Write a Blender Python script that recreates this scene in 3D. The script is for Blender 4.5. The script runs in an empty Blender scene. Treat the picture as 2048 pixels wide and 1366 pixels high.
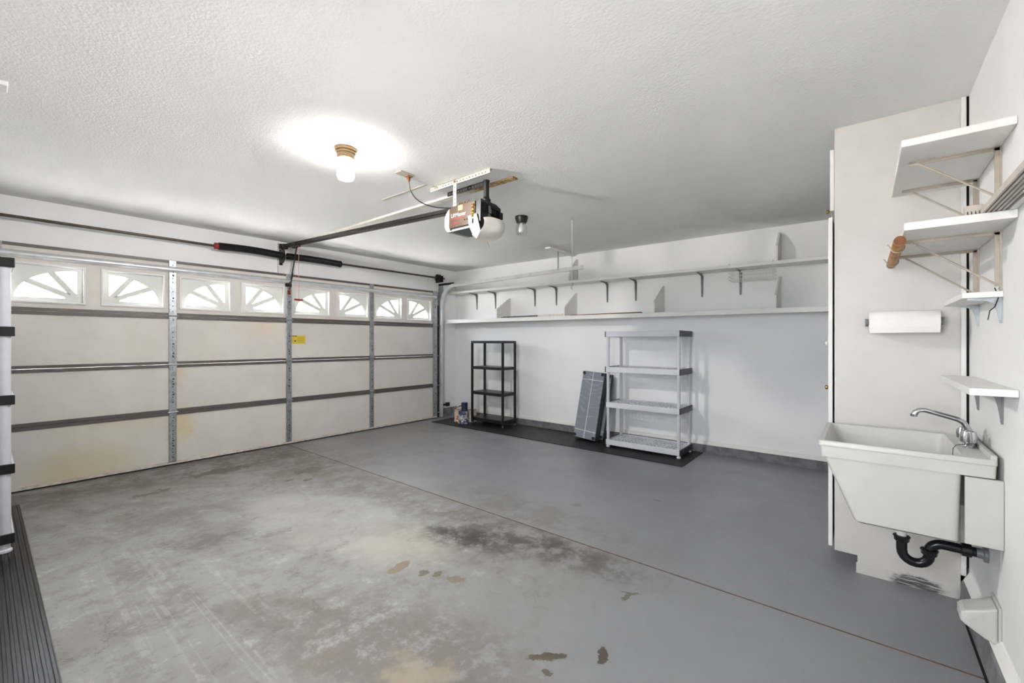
import bpy, bmesh, math, random
from mathutils import Vector, Matrix
from mathutils.geometry import tessellate_polygon
random.seed(7)
scene = bpy.context.scene
COL = scene.collection
PI = math.pi

# ------------------------------------------------------------------ camera, world, sun, exposure
CAMX, CAMY, CAMZ = 5.757, 0.0, 1.326
YAW = math.atan2(704.0, 865.0)
cam_data = bpy.data.cameras.new('camera')
cam_data.sensor_width = 36.0
cam_data.lens = 36.0 * 865.0 / 2048.0
cam_data.clip_start = 0.02
cam_data.clip_end = 200
cam = bpy.data.objects.new('camera', cam_data)
COL.objects.link(cam)
cam.location = (CAMX, CAMY, CAMZ)
cam.rotation_euler = (PI / 2, 0, YAW)
scene.camera = cam

scene.view_settings.view_transform = 'Standard'
scene.view_settings.look = 'None'
scene.view_settings.gamma = 1.0
scene.view_settings.use_curve_mapping = False
scene.view_settings.exposure = 0.2
scene.cycles.caustics_reflective = False
scene.cycles.caustics_refractive = False
scene.cycles.max_bounces = 8
scene.cycles.adaptive_threshold = 0.2
scene.cycles.adaptive_min_samples = 16
scene.cycles.sample_clamp_indirect = 40.0

BULB_STRENGTH = 40.0         # glow of the lit glass jar
BULB_POWER = 165.0           # the bulb inside it, shining down and sideways
SUN_STRENGTH = 340.0
SKY_STRENGTH = 36.0

world = bpy.data.worlds.new('world')
scene.world = world
world.use_nodes = True
bg = world.node_tree.nodes['Background']
bg.inputs[0].default_value = (0.90, 0.93, 1.0, 1)
bg.inputs[1].default_value = SKY_STRENGTH

sun_data = bpy.data.lights.new('sun', 'SUN')
sun_data.energy = SUN_STRENGTH
sun_data.angle = 0.01
sun_data.color = (1.0, 0.97, 0.92)
sun = bpy.data.objects.new('sun', sun_data)
COL.objects.link(sun)
sun.rotation_euler = Vector((-0.26, -0.15, -0.95)).to_track_quat('-Z', 'Y').to_euler()

# ------------------------------------------------------------------ helpers
def lin(c):
    return tuple((v / 255 / 12.92) if v / 255 <= 0.04045 else ((v / 255 + 0.055) / 1.055) ** 2.4 for v in c) + (1.0,)

class NT:
    """small node-tree helper"""
    def __init__(self, name):
        self.m = bpy.data.materials.new(name)
        self.m.use_nodes = True
        self.t = self.m.node_tree
        self.t.nodes.clear()
        self.out = self.n('ShaderNodeOutputMaterial')
        self.geo = self.n('ShaderNodeNewGeometry')
        self.pos = self.geo.outputs['Position']
    def n(self, typ, **kw):
        nd = self.t.nodes.new(typ)
        for k, v in kw.items():
            setattr(nd, k, v)
        return nd
    def l(self, a, b):
        self.t.links.new(a, b)
    def put(self, sock, v):
        if hasattr(v, 'is_linked') or isinstance(v, bpy.types.NodeSocket):
            self.l(v, sock)
        else:
            sock.default_value = v
    def math(self, op, a, b=0.0, c=None):
        nd = self.n('ShaderNodeMath', operation=op)
        self.put(nd.inputs[0], a); self.put(nd.inputs[1], b)
        if c is not None:
            self.put(nd.inputs[2], c)
        return nd.outputs[0]
    flat = False
    def noise(self, scale, detail=4, rough=0.6, vec=None, color=False, distortion=0.0):
        nd = self.n('ShaderNodeTexNoise', noise_dimensions='2D' if self.flat else '3D')
        nd.inputs['Scale'].default_value = scale
        nd.inputs['Detail'].default_value = detail
        nd.inputs['Roughness'].default_value = rough
        nd.inputs['Distortion'].default_value = distortion
        self.l(vec if vec is not None else self.pos, nd.inputs['Vector'])
        return nd.outputs['Color' if color else 'Fac']
    def ramp(self, v, a, b, lo=0.0, hi=1.0):
        nd = self.n('ShaderNodeMapRange', interpolation_type='SMOOTHSTEP')
        self.put(nd.inputs[0], v)
        nd.inputs[1].default_value = a; nd.inputs[2].default_value = b
        nd.inputs[3].default_value = lo; nd.inputs[4].default_value = hi
        return nd.outputs[0]
    def mix(self, f, a, b):
        nd = self.n('ShaderNodeMix', data_type='RGBA')
        self.put(nd.inputs[0], f); self.put(nd.inputs[6], a); self.put(nd.inputs[7], b)
        return nd.outputs[2]
    def ellipse(self, vec, c, r, rot=0.0, soft=0.25):
        """mask = 1 inside the ellipse (x, y) with centre c and radii r"""
        mp = self.n('ShaderNodeMapping', vector_type='TEXTURE')
        self.l(vec, mp.inputs['Vector'])
        mp.inputs['Location'].default_value = (c[0], c[1], c[2] if len(c) > 2 else 0)
        mp.inputs['Rotation'].default_value = (0, 0, rot)
        mp.inputs['Scale'].default_value = (r[0], r[1], r[2] if len(r) > 2 else 1000.0)
        ln = self.n('ShaderNodeVectorMath', operation='LENGTH')
        self.l(mp.outputs[0], ln.inputs[0])
        return self.ramp(ln.outputs['Value'], 1 + soft, 1 - soft)
    def warp(self, scale, amp, detail=4):
        nz = self.noise(scale, detail, 0.65, color=True)
        s = self.n('ShaderNodeVectorMath', operation='SUBTRACT')
        self.l(nz, s.inputs[0]); s.inputs[1].default_value = (0.5, 0.5, 0.5)
        k = self.n('ShaderNodeVectorMath', operation='SCALE')
        self.l(s.outputs[0], k.inputs[0]); k.inputs['Scale'].default_value = amp
        a = self.n('ShaderNodeVectorMath', operation='ADD')
        self.l(self.pos, a.inputs[0]); self.l(k.outputs[0], a.inputs[1])
        return a.outputs[0]
    def bsdf(self, color, rough=0.5, metal=0.0, spec=0.5, bump=None, bump_s=0.1, bump_d=0.01, trans=0.0, ior=1.45):
        b = self.n('ShaderNodeBsdfPrincipled')
        self.put(b.inputs['Base Color'], color)
        self.put(b.inputs['Roughness'], rough)
        self.put(b.inputs['Metallic'], metal)
        b.inputs['Specular IOR Level'].default_value = spec
        b.inputs['Transmission Weight'].default_value = trans
        b.inputs['IOR'].default_value = ior
        if bump is not None:
            bp = self.n('ShaderNodeBump')
            bp.inputs['Strength'].default_value = bump_s
            bp.inputs['Distance'].default_value = bump_d
            self.l(bump, bp.inputs['Height'])
            self.l(bp.outputs[0], b.inputs['Normal'])
        self.l(b.outputs[0], self.out.inputs[0])
        return b

M = {}
def plain(key, rgb, rough=0.5, metal=0.0, spec=0.5, var=0.06, nscale=9.0, bump=0.0, bscale=150.0, bdist=0.004):
    """painted / plastic / metal surface with a little procedural mottling"""
    t = NT(key)
    c = lin(rgb)
    d = tuple(max(0.0, v * (1 - var * 2)) for v in c[:3]) + (1,)
    f = t.ramp(t.noise(nscale, 2), 0.35, 0.7)
    col = t.mix(f, c, d)
    t.bsdf(col, rough, metal, spec, t.noise(bscale, 1) if bump else None, bump, bdist)
    M[key] = t.m
    return t.m

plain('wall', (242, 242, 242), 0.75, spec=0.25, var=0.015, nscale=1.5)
plain('wall_dimmed', (226, 226, 224), 0.75, spec=0.25, var=0.015, nscale=1.5)  # same white wall paint, darkened to offset strong lamp light on the right wall
plain('ceiling_paint', (236, 236, 235), 0.85, spec=0.15, var=0.012, nscale=1.2, bump=0.45, bscale=70, bdist=0.004)
plain('white_paint', (228, 227, 224), 0.5, spec=0.35, var=0.02, nscale=4)
plain('cabinet_paint', (206, 204, 200), 0.5, spec=0.35, var=0.02, nscale=3)
plain('cream_paint', (188, 180, 164), 0.6, spec=0.3, var=0.06, nscale=14)
plain('gap_dark', (22, 20, 19), 0.9)
plain('rail_gray', (104, 98, 94), 0.45, 0.25, var=0.06, nscale=6)
plain('galvanized', (178, 182, 186), 0.38, 0.75, var=0.14, nscale=30)
plain('galvanized_bright', (222, 223, 225), 0.3, 0.45, var=0.06, nscale=12)
plain('steel_dark', (46, 43, 40), 0.45, 0.5, var=0.15, nscale=25)
plain('shaft_steel', (92, 84, 76), 0.35, 0.7, var=0.15, nscale=25)
plain('spring_black', (22, 21, 22), 0.5, 0.3, var=0.2, nscale=30)
plain('black_plastic', (20, 20, 22), 0.38, var=0.1, nscale=20)
plain('black_shelf_plastic', (26, 26, 28), 0.34, var=0.1, nscale=14)
plain('navy_plastic', (28, 38, 52), 0.3, var=0.1)
plain('rubber', (18, 17, 18), 0.3, spec=0.5, var=0.2, nscale=7, bump=0.1, bscale=220)
plain('rubber_flat', (30, 29, 30), 0.5, spec=0.4, var=0.2, nscale=7)
plain('red_paint', (150, 48, 34), 0.5)
plain('red_print', (120, 18, 20), 0.5)
plain('white_print', (150, 149, 146), 0.5)
plain('shelf_gray', (210, 211, 217), 0.42, var=0.03)
plain('cap_charcoal', (44, 46, 52), 0.4, var=0.08)
plain('panel_edge_charcoal', (58, 61, 68), 0.5, var=0.1)
plain('brown_metal', (58, 40, 22), 0.45, 0.2, var=0.05, nscale=8)
plain('brass', (150, 122, 72), 0.35, 0.8)
plain('lamp_porcelain', (140, 114, 78), 0.4, var=0.1, nscale=15)
plain('lens_white', (150, 146, 142), 0.35, var=0.02)
plain('dark_gray_metal', (88, 92, 100), 0.5, 0.3)
plain('wood_strip', (170, 140, 100), 0.7, var=0.22, nscale=22)
plain('joint_filler', (104, 84, 70), 0.9, var=0.25, nscale=14)
plain('wood_dowel', (186, 128, 62), 0.5, var=0.2, nscale=18)
plain('wood_dark_end', (112, 62, 30), 0.6, var=0.15, nscale=40)
plain('bracket_gray', (132, 132, 134), 0.4, 0.4, var=0.06)
plain('bracket_beige', (176, 166, 154), 0.5, 0.2, var=0.08)
plain('grooved_beige', (190, 182, 172), 0.55, var=0.08)
plain('chrome', (205, 207, 210), 0.12, 1.0, var=0.02)
plain('sink_plastic', (192, 191, 186), 0.4, var=0.025, nscale=5)
plain('pipe_black', (17, 18, 22), 0.28, var=0.1, nscale=15)
plain('paper', (238, 236, 231), 0.9, spec=0.1, var=0.015)
plain('yellow_label', (226, 196, 64), 0.5, var=0.03)
plain('curb_paint', (124, 124, 126), 0.75, var=0.18, nscale=12, bump=0.3, bscale=45, bdist=0.008)
plain('can_blue', (38, 44, 84), 0.45, var=0.2, nscale=30)
plain('can_green', (24, 62, 44), 0.5)
plain('cord_pink', (226, 160, 140), 0.7)
plain('cord_white', (228, 224, 214), 0.8)
plain('slat_gray_wood', (108, 106, 108), 0.7, var=0.2, nscale=25)
plain('board_worn', (222, 214, 204), 0.7, var=0.12, nscale=20)
plain('acrylic', (226, 228, 230), 0.1, spec=0.8)

def special_materials():
    # ---- garage door skin: warm white with faint yellow stains
    t = NT('door_skin')
    base = t.mix(t.ramp(t.noise(3.0, 4), 0.3, 0.7), lin((222, 217, 210)), lin((216, 210, 202)))
    w = t.warp(4.0, 0.35)
    col = base
    def st(c, r, k, rgb):
        nonlocal col
        m = t.ellipse(w, (0, c[0], c[1]), (10, r[0], r[1]), 0, 0.75)
        col = t.mix(t.math('MULTIPLY', m, k), col, lin(rgb))
    st((0.62, 0.10), (0.28, 0.18), 0.55, (214, 198, 150))
    st((1.38, 0.42), (0.09, 0.16), 0.6, (216, 194, 138))
    st((1.36, 0.95), (0.06, 0.12), 0.45, (214, 190, 148))
    st((2.2, 1.48), (0.22, 0.09), 0.35, (222, 200, 170))
    st((0.9, 0.5), (0.5, 0.06), 0.25, (212, 198, 160))
    t.bsdf(col, 0.55, 0, 0.3)
    M['door_skin'] = t.m
    # ---- translucent sunburst insert
    t = NT('insert_plastic')
    d = t.n('ShaderNodeBsdfDiffuse'); d.inputs[0].default_value = lin((226, 228, 222))
    tr = t.n('ShaderNodeBsdfTranslucent'); tr.inputs[0].default_value = lin((220, 222, 218))
    mx = t.n('ShaderNodeMixShader'); mx.inputs[0].default_value = 0.02
    t.l(d.outputs[0], mx.inputs[1]); t.l(tr.outputs[0], mx.inputs[2]); t.l(mx.outputs[0], t.out.inputs[0])
    M['insert_plastic'] = t.m
    # ---- window glass (thin, slightly wavy)
    t = NT('pane_glass')
    g = t.n('ShaderNodeBsdfGlossy'); g.inputs['Roughness'].default_value = 0.05
    tp = t.n('ShaderNodeBsdfTransparent'); tp.inputs[0].default_value = (0.96, 0.965, 0.96, 1)
    mx = t.n('ShaderNodeMixShader'); mx.inputs[0].default_value = 0.06
    t.l(tp.outputs[0], mx.inputs[1]); t.l(g.outputs[0], mx.inputs[2]); t.l(mx.outputs[0], t.out.inputs[0])
    M['pane_glass'] = t.m
    # ---- clear jar glass
    t = NT('jar_glass')
    g = t.n('ShaderNodeBsdfGlossy'); g.inputs['Roughness'].default_value = 0.08
    tp = t.n('ShaderNodeBsdfTransparent'); tp.inputs[0].default_value = (0.95, 0.96, 0.96, 1)
    lw = t.n('ShaderNodeLayerWeight'); lw.inputs[0].default_value = 0.45
    mx = t.n('ShaderNodeMixShader'); t.l(t.ramp(lw.outputs['Facing'], 0.1, 1.0, 0.12, 0.75), mx.inputs[0])
    t.l(tp.outputs[0], mx.inputs[1]); t.l(g.outputs[0], mx.inputs[2]); t.l(mx.outputs[0], t.out.inputs[0])
    M['jar_glass'] = t.m
    # ---- cover that is clear at its rim, white elsewhere
    t = NT('lens_frosted')
    d = t.n('ShaderNodeBsdfDiffuse'); d.inputs[0].default_value = lin((240, 236, 232))
    tr = t.n('ShaderNodeBsdfTranslucent'); tr.inputs[0].default_value = lin((240, 236, 232))
    mx = t.n('ShaderNodeMixShader'); mx.inputs[0].default_value = 0.45
    gl = t.n('ShaderNodeBsdfGlossy'); gl.inputs['Roughness'].default_value = 0.2
    m2 = t.n('ShaderNodeMixShader'); m2.inputs[0].default_value = 0.08
    t.l(d.outputs[0], mx.inputs[1]); t.l(tr.outputs[0], mx.inputs[2])
    t.l(mx.outputs[0], m2.inputs[1]); t.l(gl.outputs[0], m2.inputs[2]); t.l(m2.outputs[0], t.out.inputs[0])
    M['lens_frosted'] = t.m
    # ---- lit lamp jar
    t = NT('lit_jar')
    e = t.n('ShaderNodeEmission'); e.inputs[0].default_value = (1.0, 0.96, 0.91, 1); e.inputs[1].default_value = BULB_STRENGTH
    tp = t.n('ShaderNodeBsdfTransparent'); mx = t.n('ShaderNodeMixShader'); mx.inputs[0].default_value = 0.3
    t.l(tp.outputs[0], mx.inputs[1]); t.l(e.outputs[0], mx.inputs[2]); t.l(mx.outputs[0], t.out.inputs[0])
    M['lit_jar'] = t.m
    # ---- batten: painted white, bare wood at its inner end
    t = NT('batten_wood')
    sx = t.n('ShaderNodeSeparateXYZ'); t.l(t.warp(9, 0.35), sx.inputs[0])
    f = t.ramp(sx.outputs[0], 3.15, 3.3)
    col = t.mix(f, lin((222, 218, 208)), t.mix(t.ramp(t.noise(26, 4), 0.35, 0.6), lin((196, 176, 132)), lin((138, 112, 78))))
    t.bsdf(col, 0.7, 0, 0.2)
    M['batten_wood'] = t.m
    # ---- leaning panels: gray plastic with faint moulded swirls
    t = NT('panel_gray')
    tc = t.n('ShaderNodeTexCoord')
    w = t.n('ShaderNodeTexWave', wave_type='RINGS'); t.l(tc.outputs['Object'], w.inputs['Vector'])
    w.inputs['Scale'].default_value = 4; w.inputs['Distortion'].default_value = 14; w.inputs['Detail'].default_value = 1.5
    f = t.math('MULTIPLY', t.ramp(w.outputs['Fac'], 0.55, 0.9), t.ramp(t.noise(9, 3, vec=tc.outputs['Object']), 0.45, 0.62))
    col = t.mix(f, lin((124, 127, 137)), lin((142, 146, 156)))
    t.bsdf(col, 0.5, 0, 0.4)
    M['panel_gray'] = t.m
    # ---- paint can paper labels
    t = NT('can_label_blue')
    nz = t.noise(16, 3, vec=t.pos)
    col = t.mix(t.ramp(nz, 0.46, 0.52), lin((200, 198, 194)), lin((74, 76, 116)))
    t.bsdf(col, 0.5)
    M['can_label_blue'] = t.m
    t = NT('can_label_orange')
    nz = t.noise(15, 3, vec=t.pos)
    col = t.mix(t.ramp(nz, 0.5, 0.56), lin((222, 206, 182)), lin((176, 92, 58)))
    t.bsdf(col, 0.5)
    M['can_label_orange'] = t.m
    # ---- cabinet side with a smear of floor paint near the floor
    t = NT('cabinet_side')
    v = t.warp(38, 0.05)
    mp = t.n('ShaderNodeMapping'); t.l(t.pos, mp.inputs[0]); mp.inputs['Rotation'].default_value = (0, 0.35, 0); mp.inputs['Scale'].default_value = (4, 1, 60)
    br = t.ramp(t.noise(4, 3, vec=mp.outputs[0]), 0.36, 0.5)
    m = t.ellipse(v, (5.975, 3.17, 0.02), (0.105, 1, 0.04), 0, 0.25)
    base = t.mix(t.ramp(t.noise(3, 4), 0.3, 0.75), lin((206, 204, 200)), lin((201, 198, 193)))
    col = t.mix(t.math('MULTIPLY', m, br), base, lin((86, 86, 88)))
    t.bsdf(col, 0.5, 0, 0.35)
    M['cabinet_side'] = t.m
    # ---- outside
    t = NT('driveway_concrete')
    t.bsdf(t.mix(t.ramp(t.noise(3, 6), 0.3, 0.7), lin((234, 232, 228)), lin((222, 219, 214))), 0.9, 0, 0.1)
    M['driveway'] = t.m
    t = NT('yard_gravel')
    t.bsdf(t.mix(t.ramp(t.noise(14, 6), 0.3, 0.7), lin((138, 137, 136)), lin((126, 125, 124))), 0.95, 0, 0.05)
    M['yard'] = t.m
    t = NT('hill_gravel')
    f = t.ramp(t.noise(1.6, 8, 0.75), 0.42, 0.6)
    col = t.mix(f, lin((150, 150, 146)), lin((112, 118, 108)))
    t.bsdf(col, 0.95, 0, 0.05)
    M['hillside'] = t.m

def floor_material(key, near):
    """near: the worn slab on the camera's side of the joint; otherwise the cleaner slab by the back wall"""
    t = NT(key)
    t.flat = True
    w1 = t.warp(3.0, 0.5, 4)
    w2 = t.warp(8.0, 0.28, 4)
    w3 = t.warp(22.0, 0.055, 3)
    col = lin((130, 130, 133))
    def over(mask, k, rgb):
        nonlocal col
        col = t.mix(t.math('MULTIPLY', mask, k), col, lin(rgb))
    mul = lambda a, b: t.math('MULTIPLY', a, b)
    big = t.noise(1.7, 5, 0.72)
    mid = t.noise(6.5, 6, 0.80)
    sx = t.n('ShaderNodeSeparateXYZ'); t.l(w1, sx.inputs[0])
    grit = t.ramp(t.noise(4.5, 6, 0.78), 0.36, 0.60)
    worn = mul(t.ramp(sx.outputs[1], 2.8, 2.1), t.ramp(sx.outputs[0], 5.0, 3.6))
    over(t.ramp(mid, 0.60, 0.72), 0.22, (104, 102, 98))
    if near:
        over(worn, 0.7, (140, 139, 135))
        # scuffing, from broad clouds down to grit
        over(mul(worn, t.ramp(big, 0.46, 0.62)), 0.55, (124, 120, 112))
        over(mul(worn, t.ramp(mid, 0.50, 0.62)), 0.45, (106, 101, 94))
        over(mul(worn, t.ramp(mid, 0.42, 0.32)), 0.5, (172, 171, 162))
        # grime along the door and along the joint
        over(mul(t.ellipse(w1, (0.25, 1.3), (0.42, 1.5), 0, 0.6), grit), 0.85, (92, 84, 75))
        over(mul(t.ellipse(w1, (0.85, 2.25), (0.75, 0.42), 0.1, 0.6), grit), 0.8, (106, 98, 87))
        over(mul(t.ellipse(w2, (2.5, 2.28), (1.9, 0.24), 0.02, 0.6), grit), 0.75, (104, 98, 88))
        over(mul(t.ellipse(w2, (3.62, 2.05), (0.50, 0.17), 0.35, 0.7), grit), 0.95, (58, 52, 49))
        over(mul(t.ellipse(w2, (4.2, 2.33), (0.50, 0.15), 0.0, 0.7), grit), 0.9, (74, 68, 63))
        # pale worn patch
        over(t.ellipse(w1, (2.75, 1.65), (0.95, 0.40), 0.15, 0.25), 0.45, (168, 168, 160))
        over(t.ellipse(w1, (3.42, 1.72), (0.24, 0.26), 0.5, 0.6), 0.28, (180, 181, 158))
        # brown smudges and bare concrete at the lower edge of the picture
        over(mul(t.ellipse(w2, (4.15, 1.12), (0.60, 0.28), 0.35, 0.5), t.ramp(mid, 0.38, 0.52)), 0.75, (110, 101, 92))
        over(mul(t.ellipse(w2, (3.3, 0.78), (0.55, 0.16), 0.6, 0.6), grit), 0.55, (106, 99, 90))
        over(mul(t.ellipse(w2, (2.4, 1.0), (0.40, 0.12), 1.0, 0.6), grit), 0.75, (94, 88, 84))
        over(mul(t.ellipse(w2, (1.75, 0.8), (0.2, 0.5), 0.1, 0.6), grit), 0.6, (104, 98, 90))
        flakes = (
        ((4.37, 1.10), (0.13, 0.09), 0.3, 0.8, (150, 138, 122)),
        ((4.62, 1.17), (0.12, 0.08), 0.3, 0.5, (108, 100, 93)),
        ((0.66, 1.56), (0.10, 0.26), 0.0, 0.9, (88, 80, 70)),
        ((0.93, 0.95), (0.05, 0.13), 0.2, 0.85, (98, 89, 77)),
        ((1.32, 2.15), (0.08, 0.16), 0.3, 0.9, (98, 90, 79)),
        ((1.62, 1.98), (0.035, 0.045), 0.3, 0.9, (92, 86, 76)),
        ((1.50, 1.86), (0.025, 0.035), 0.3, 0.9, (92, 86, 76)),
        ((3.64, 1.55), (0.035, 0.08), 0.2, 0.95, (126, 114, 96)),
        ((3.80, 1.60), (0.03, 0.03), 0.2, 0.9, (100, 90, 76)),
        ((3.87, 1.645), (0.022, 0.03), 0.2, 0.9, (100, 90, 76)),
        ((3.99, 1.67), (0.055, 0.035), 0.6, 0.95, (120, 109, 93)),
        ((4.72, 1.50), (0.085, 0.022), 0.75, 0.95, (84, 75, 64)),
        ((4.775, 1.43), (0.025, 0.02), 0.2, 0.95, (88, 80, 68)),
        ((4.90, 1.66), (0.02, 0.05), 0.4, 0.95, (78, 70, 61)),
        ((4.80, 2.12), (0.014, 0.045), 0.1, 0.9, (92, 86, 77)),
        ((4.81, 2.165), (0.05, 0.010), 0.5, 0.9, (92, 86, 77)),
        ((4.02, 0.90), (0.10, 0.05), 0.2, 0.6, (118, 107, 95)))
        # pale tyre streaks running towards the door
        mp = t.n('ShaderNodeMapping'); t.l(t.pos, mp.inputs[0]); mp.inputs['Scale'].default_value = (0.35, 34, 1); mp.inputs['Rotation'].default_value = (0, 0, 0.05)
        st = mul(t.ramp(t.noise(1.0, 1, vec=mp.outputs[0]), 0.54, 0.62), t.ramp(mid, 0.60, 0.42))
        over(mul(st, t.ellipse(w2, (3.2, 0.62), (1.0, 0.26), 0.05, 0.6)), 0.3, (174, 173, 165))
        # hairline cracks
        vo = t.n('ShaderNodeTexVoronoi', feature='DISTANCE_TO_EDGE', voronoi_dimensions='2D'); t.l(w2, vo.inputs['Vector']); vo.inputs['Scale'].default_value = 1.6
        over(mul(mul(t.ramp(vo.outputs['Distance'], 0.010, 0.003), t.ramp(big, 0.50, 0.56)), worn), 0.55, (84, 78, 72))
    else:
        over(worn, 0.5, (140, 139, 136))
        over(mul(t.ellipse(w1, (0.9, 2.6), (0.8, 0.30), 0.1, 0.6), grit), 0.6, (112, 105, 95))
        over(mul(t.ellipse(w2, (3.7, 2.70), (1.0, 0.20), -0.06, 0.6), grit), 0.6, (108, 103, 96))
        flakes = (((4.42, 3.56), (0.03, 0.010), 0.3, 0.9, (84, 82, 78)), ((3.95, 3.05), (0.04, 0.03), 0.3, 0.6, (100, 97, 92)))
    # flakes where paint came off
    for c, r, a, k, rgb in flakes:
        over(t.ellipse(w2 if max(r) > 0.09 else w3, c, r, a, 0.12 if k > 0.8 else 0.5), k, rgb)
    rough = t.ramp(big, 0.3, 0.7, 0.28, 0.40)
    t.bsdf(col, t.math('ADD', rough, mul(worn, 0.18)), 0, 0.5)
    M[key] = t.m

special_materials()
floor_material('floor_worn', True)
floor_material('floor_clean', False)

class MB:
    """collects geometry given in world coordinates, then links it as ONE mesh object"""
    def __init__(self):
        self.v, self.f, self.M = [], [], Matrix.Identity(4)
    def add(self, vs, fs):
        o = len(self.v)
        self.v += [self.M @ Vector(p) for p in vs]
        self.f += [tuple(i + o for i in f) for f in fs]
        return self
    def box(self, x0, x1, y0, y1, z0, z1):
        vs = [(x, y, z) for z in (z0, z1) for y in (y0, y1) for x in (x0, x1)]
        return self.add(vs, [(0, 2, 3, 1), (4, 5, 7, 6), (0, 1, 5, 4), (2, 6, 7, 3), (0, 4, 6, 2), (1, 3, 7, 5)])
    def hexa(self, p):          # 8 points in box() order
        return self.add(p, [(0, 2, 3, 1), (4, 5, 7, 6), (0, 1, 5, 4), (2, 6, 7, 3), (0, 4, 6, 2), (1, 3, 7, 5)])
    def loft(self, rings, cap0=True, cap1=True):
        n = len(rings[0]); o = []
        vs = [p for r in rings for p in r]
        fs = [(k * n + i, k * n + (i + 1) % n, (k + 1) * n + (i + 1) % n, (k + 1) * n + i) for k in range(len(rings) - 1) for i in range(n)]
        if cap0: fs.append(tuple(reversed(range(n))))
        if cap1: fs.append(tuple((len(rings) - 1) * n + i for i in range(n)))
        return self.add(vs, fs)
    def tube(self, pts, r, seg=10, caps=True):
        pts = [Vector(p) for p in pts]
        rs = r if isinstance(r, (list, tuple)) else [r] * len(pts)
        rings = []; up = None
        for i, p in enumerate(pts):
            d = (pts[min(i + 1, len(pts) - 1)] - pts[max(i - 1, 0)]).normalized()
            if up is None:
                up = Vector((0, 0, 1)) if abs(d.z) < 0.9 else Vector((1, 0, 0))
            a = d.cross(up).normalized(); b = a.cross(d).normalized(); up = b
            rings.append([p + (a * math.cos(2 * PI * k / seg) + b * math.sin(2 * PI * k / seg)) * rs[i] for k in range(seg)])
        return self.loft(rings, caps, caps)
    def lathe(self, c, prof, axis='z', seg=24, caps=True):
        """prof: list of (radius, height along axis)"""
        rings = []
        for r, h in prof:
            ring = []
            for k in range(seg):
                a = 2 * PI * k / seg; u, w = r * math.cos(a), r * math.sin(a)
                ring.append({'z': (c[0] + u, c[1] + w, c[2] + h), 'x': (c[0] + h, c[1] + u, c[2] + w), 'y': (c[0] + w, c[1] + h, c[2] + u)}[axis])
            rings.append(ring)
        return self.loft(rings, caps, caps)
    def plate(self, outer, holes, plane, a, b):
        """flat plate with holes: polygon given in the plane ('yz', 'xz', 'xy'), from a to b on the third axis"""
        loops = [outer] + list(holes)
        tri = tessellate_polygon([[Vector((p[0], p[1], 0)) for p in l] for l in loops])
        flat = [p for l in loops for p in l]
        n = len(flat)
        def P(p, h):
            return {'yz': (h, p[0], p[1]), 'xz': (p[0], h, p[1]), 'xy': (p[0], p[1], h)}[plane]
        vs = [P(p, a) for p in flat] + [P(p, b) for p in flat]
        fs = [tuple(t) for t in tri] + [tuple(i + n for i in reversed(t)) for t in tri]
        o = 0
        for l in loops:
            m = len(l)
            fs += [(o + i, o + (i + 1) % m, n + o + (i + 1) % m, n + o + i) for i in range(m)]
            o += m
        return self.add(vs, fs)
    def prism(self, poly, plane, a, b):
        return self.plate(poly, [], plane, a, b)
    def mesh(self, name, org, mat, smooth):
        me = bpy.data.meshes.new(name)
        org = Vector(org)
        me.from_pydata([p - org for p in self.v], [], self.f)
        bm = bmesh.new(); bm.from_mesh(me)
        bmesh.ops.recalc_face_normals(bm, faces=bm.faces)
        bm.to_mesh(me); bm.free()
        me.materials.append(mat if not isinstance(mat, str) else M[mat])
        if smooth:
            me.shade_smooth()
            me.set_sharp_from_angle(angle=math.radians(38))
        return me
    def build(self, name, mat, parent=None, org=(0, 0, 0), smooth=False, bevel=0.0, label=None, kind=None):
        if parent is not None:
            root = parent
            while root.parent: root = root.parent
            org = root.location
        me = self.mesh(name, org, mat, smooth)
        o = bpy.data.objects.new(name, me)
        COL.objects.link(o)
        if parent is not None:
            o.parent = parent
        else:
            o.location = org
        if bevel:
            bv = o.modifiers.new('edge', 'BEVEL'); bv.width = bevel; bv.segments = 2; bv.limit_method = 'ANGLE'; bv.angle_limit = math.radians(50)
            bv.harden_normals = False
        if label: o['label'] = label
        if kind: o['kind'] = kind
        return o

def tag(o, label, cat, group=None, kind=None):
    o['label'] = label; o['category'] = cat
    if group: o['group'] = group
    if kind: o['kind'] = kind
    return o
def thing(name, label, cat, loc=(0, 0, 0), group=None, kind=None):
    o = bpy.data.objects.new(name, None)
    COL.objects.link(o)
    o.location = loc
    o.empty_display_size = 0.1
    return tag(o, label, cat, group, kind)
def again(o, parent, offset):
    """another part with the same mesh, shifted"""
    c = o.copy(); COL.objects.link(c); c.parent = parent
    c.location = Vector(o.location) + Vector(offset)
    return c
def box(*a):
    return MB().box(*a)
def rect(a0, a1, b0, b1):
    return [(a0, b0), (a1, b0), (a1, b1), (a0, b1)]
def ngon(c, r, n=8):
    return [(c[0] + r * math.cos(2 * PI * k / n), c[1] + r * math.sin(2 * PI * k / n)) for k in range(n)]
def arc(cx, cz, r, a0, a1, n):
    return [(cx + r * math.cos(a0 + (a1 - a0) * k / n), cz + r * math.sin(a0 + (a1 - a0) * k / n)) for k in range(n + 1)]

W, D, Y0 = 6.172, 5.50, -0.42          # right wall x, back wall y, left wall y
WX = -0.05                             # inner face of the door wall
def ceil_z(x):
    return 2.605 - 0.0045 * x

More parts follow.
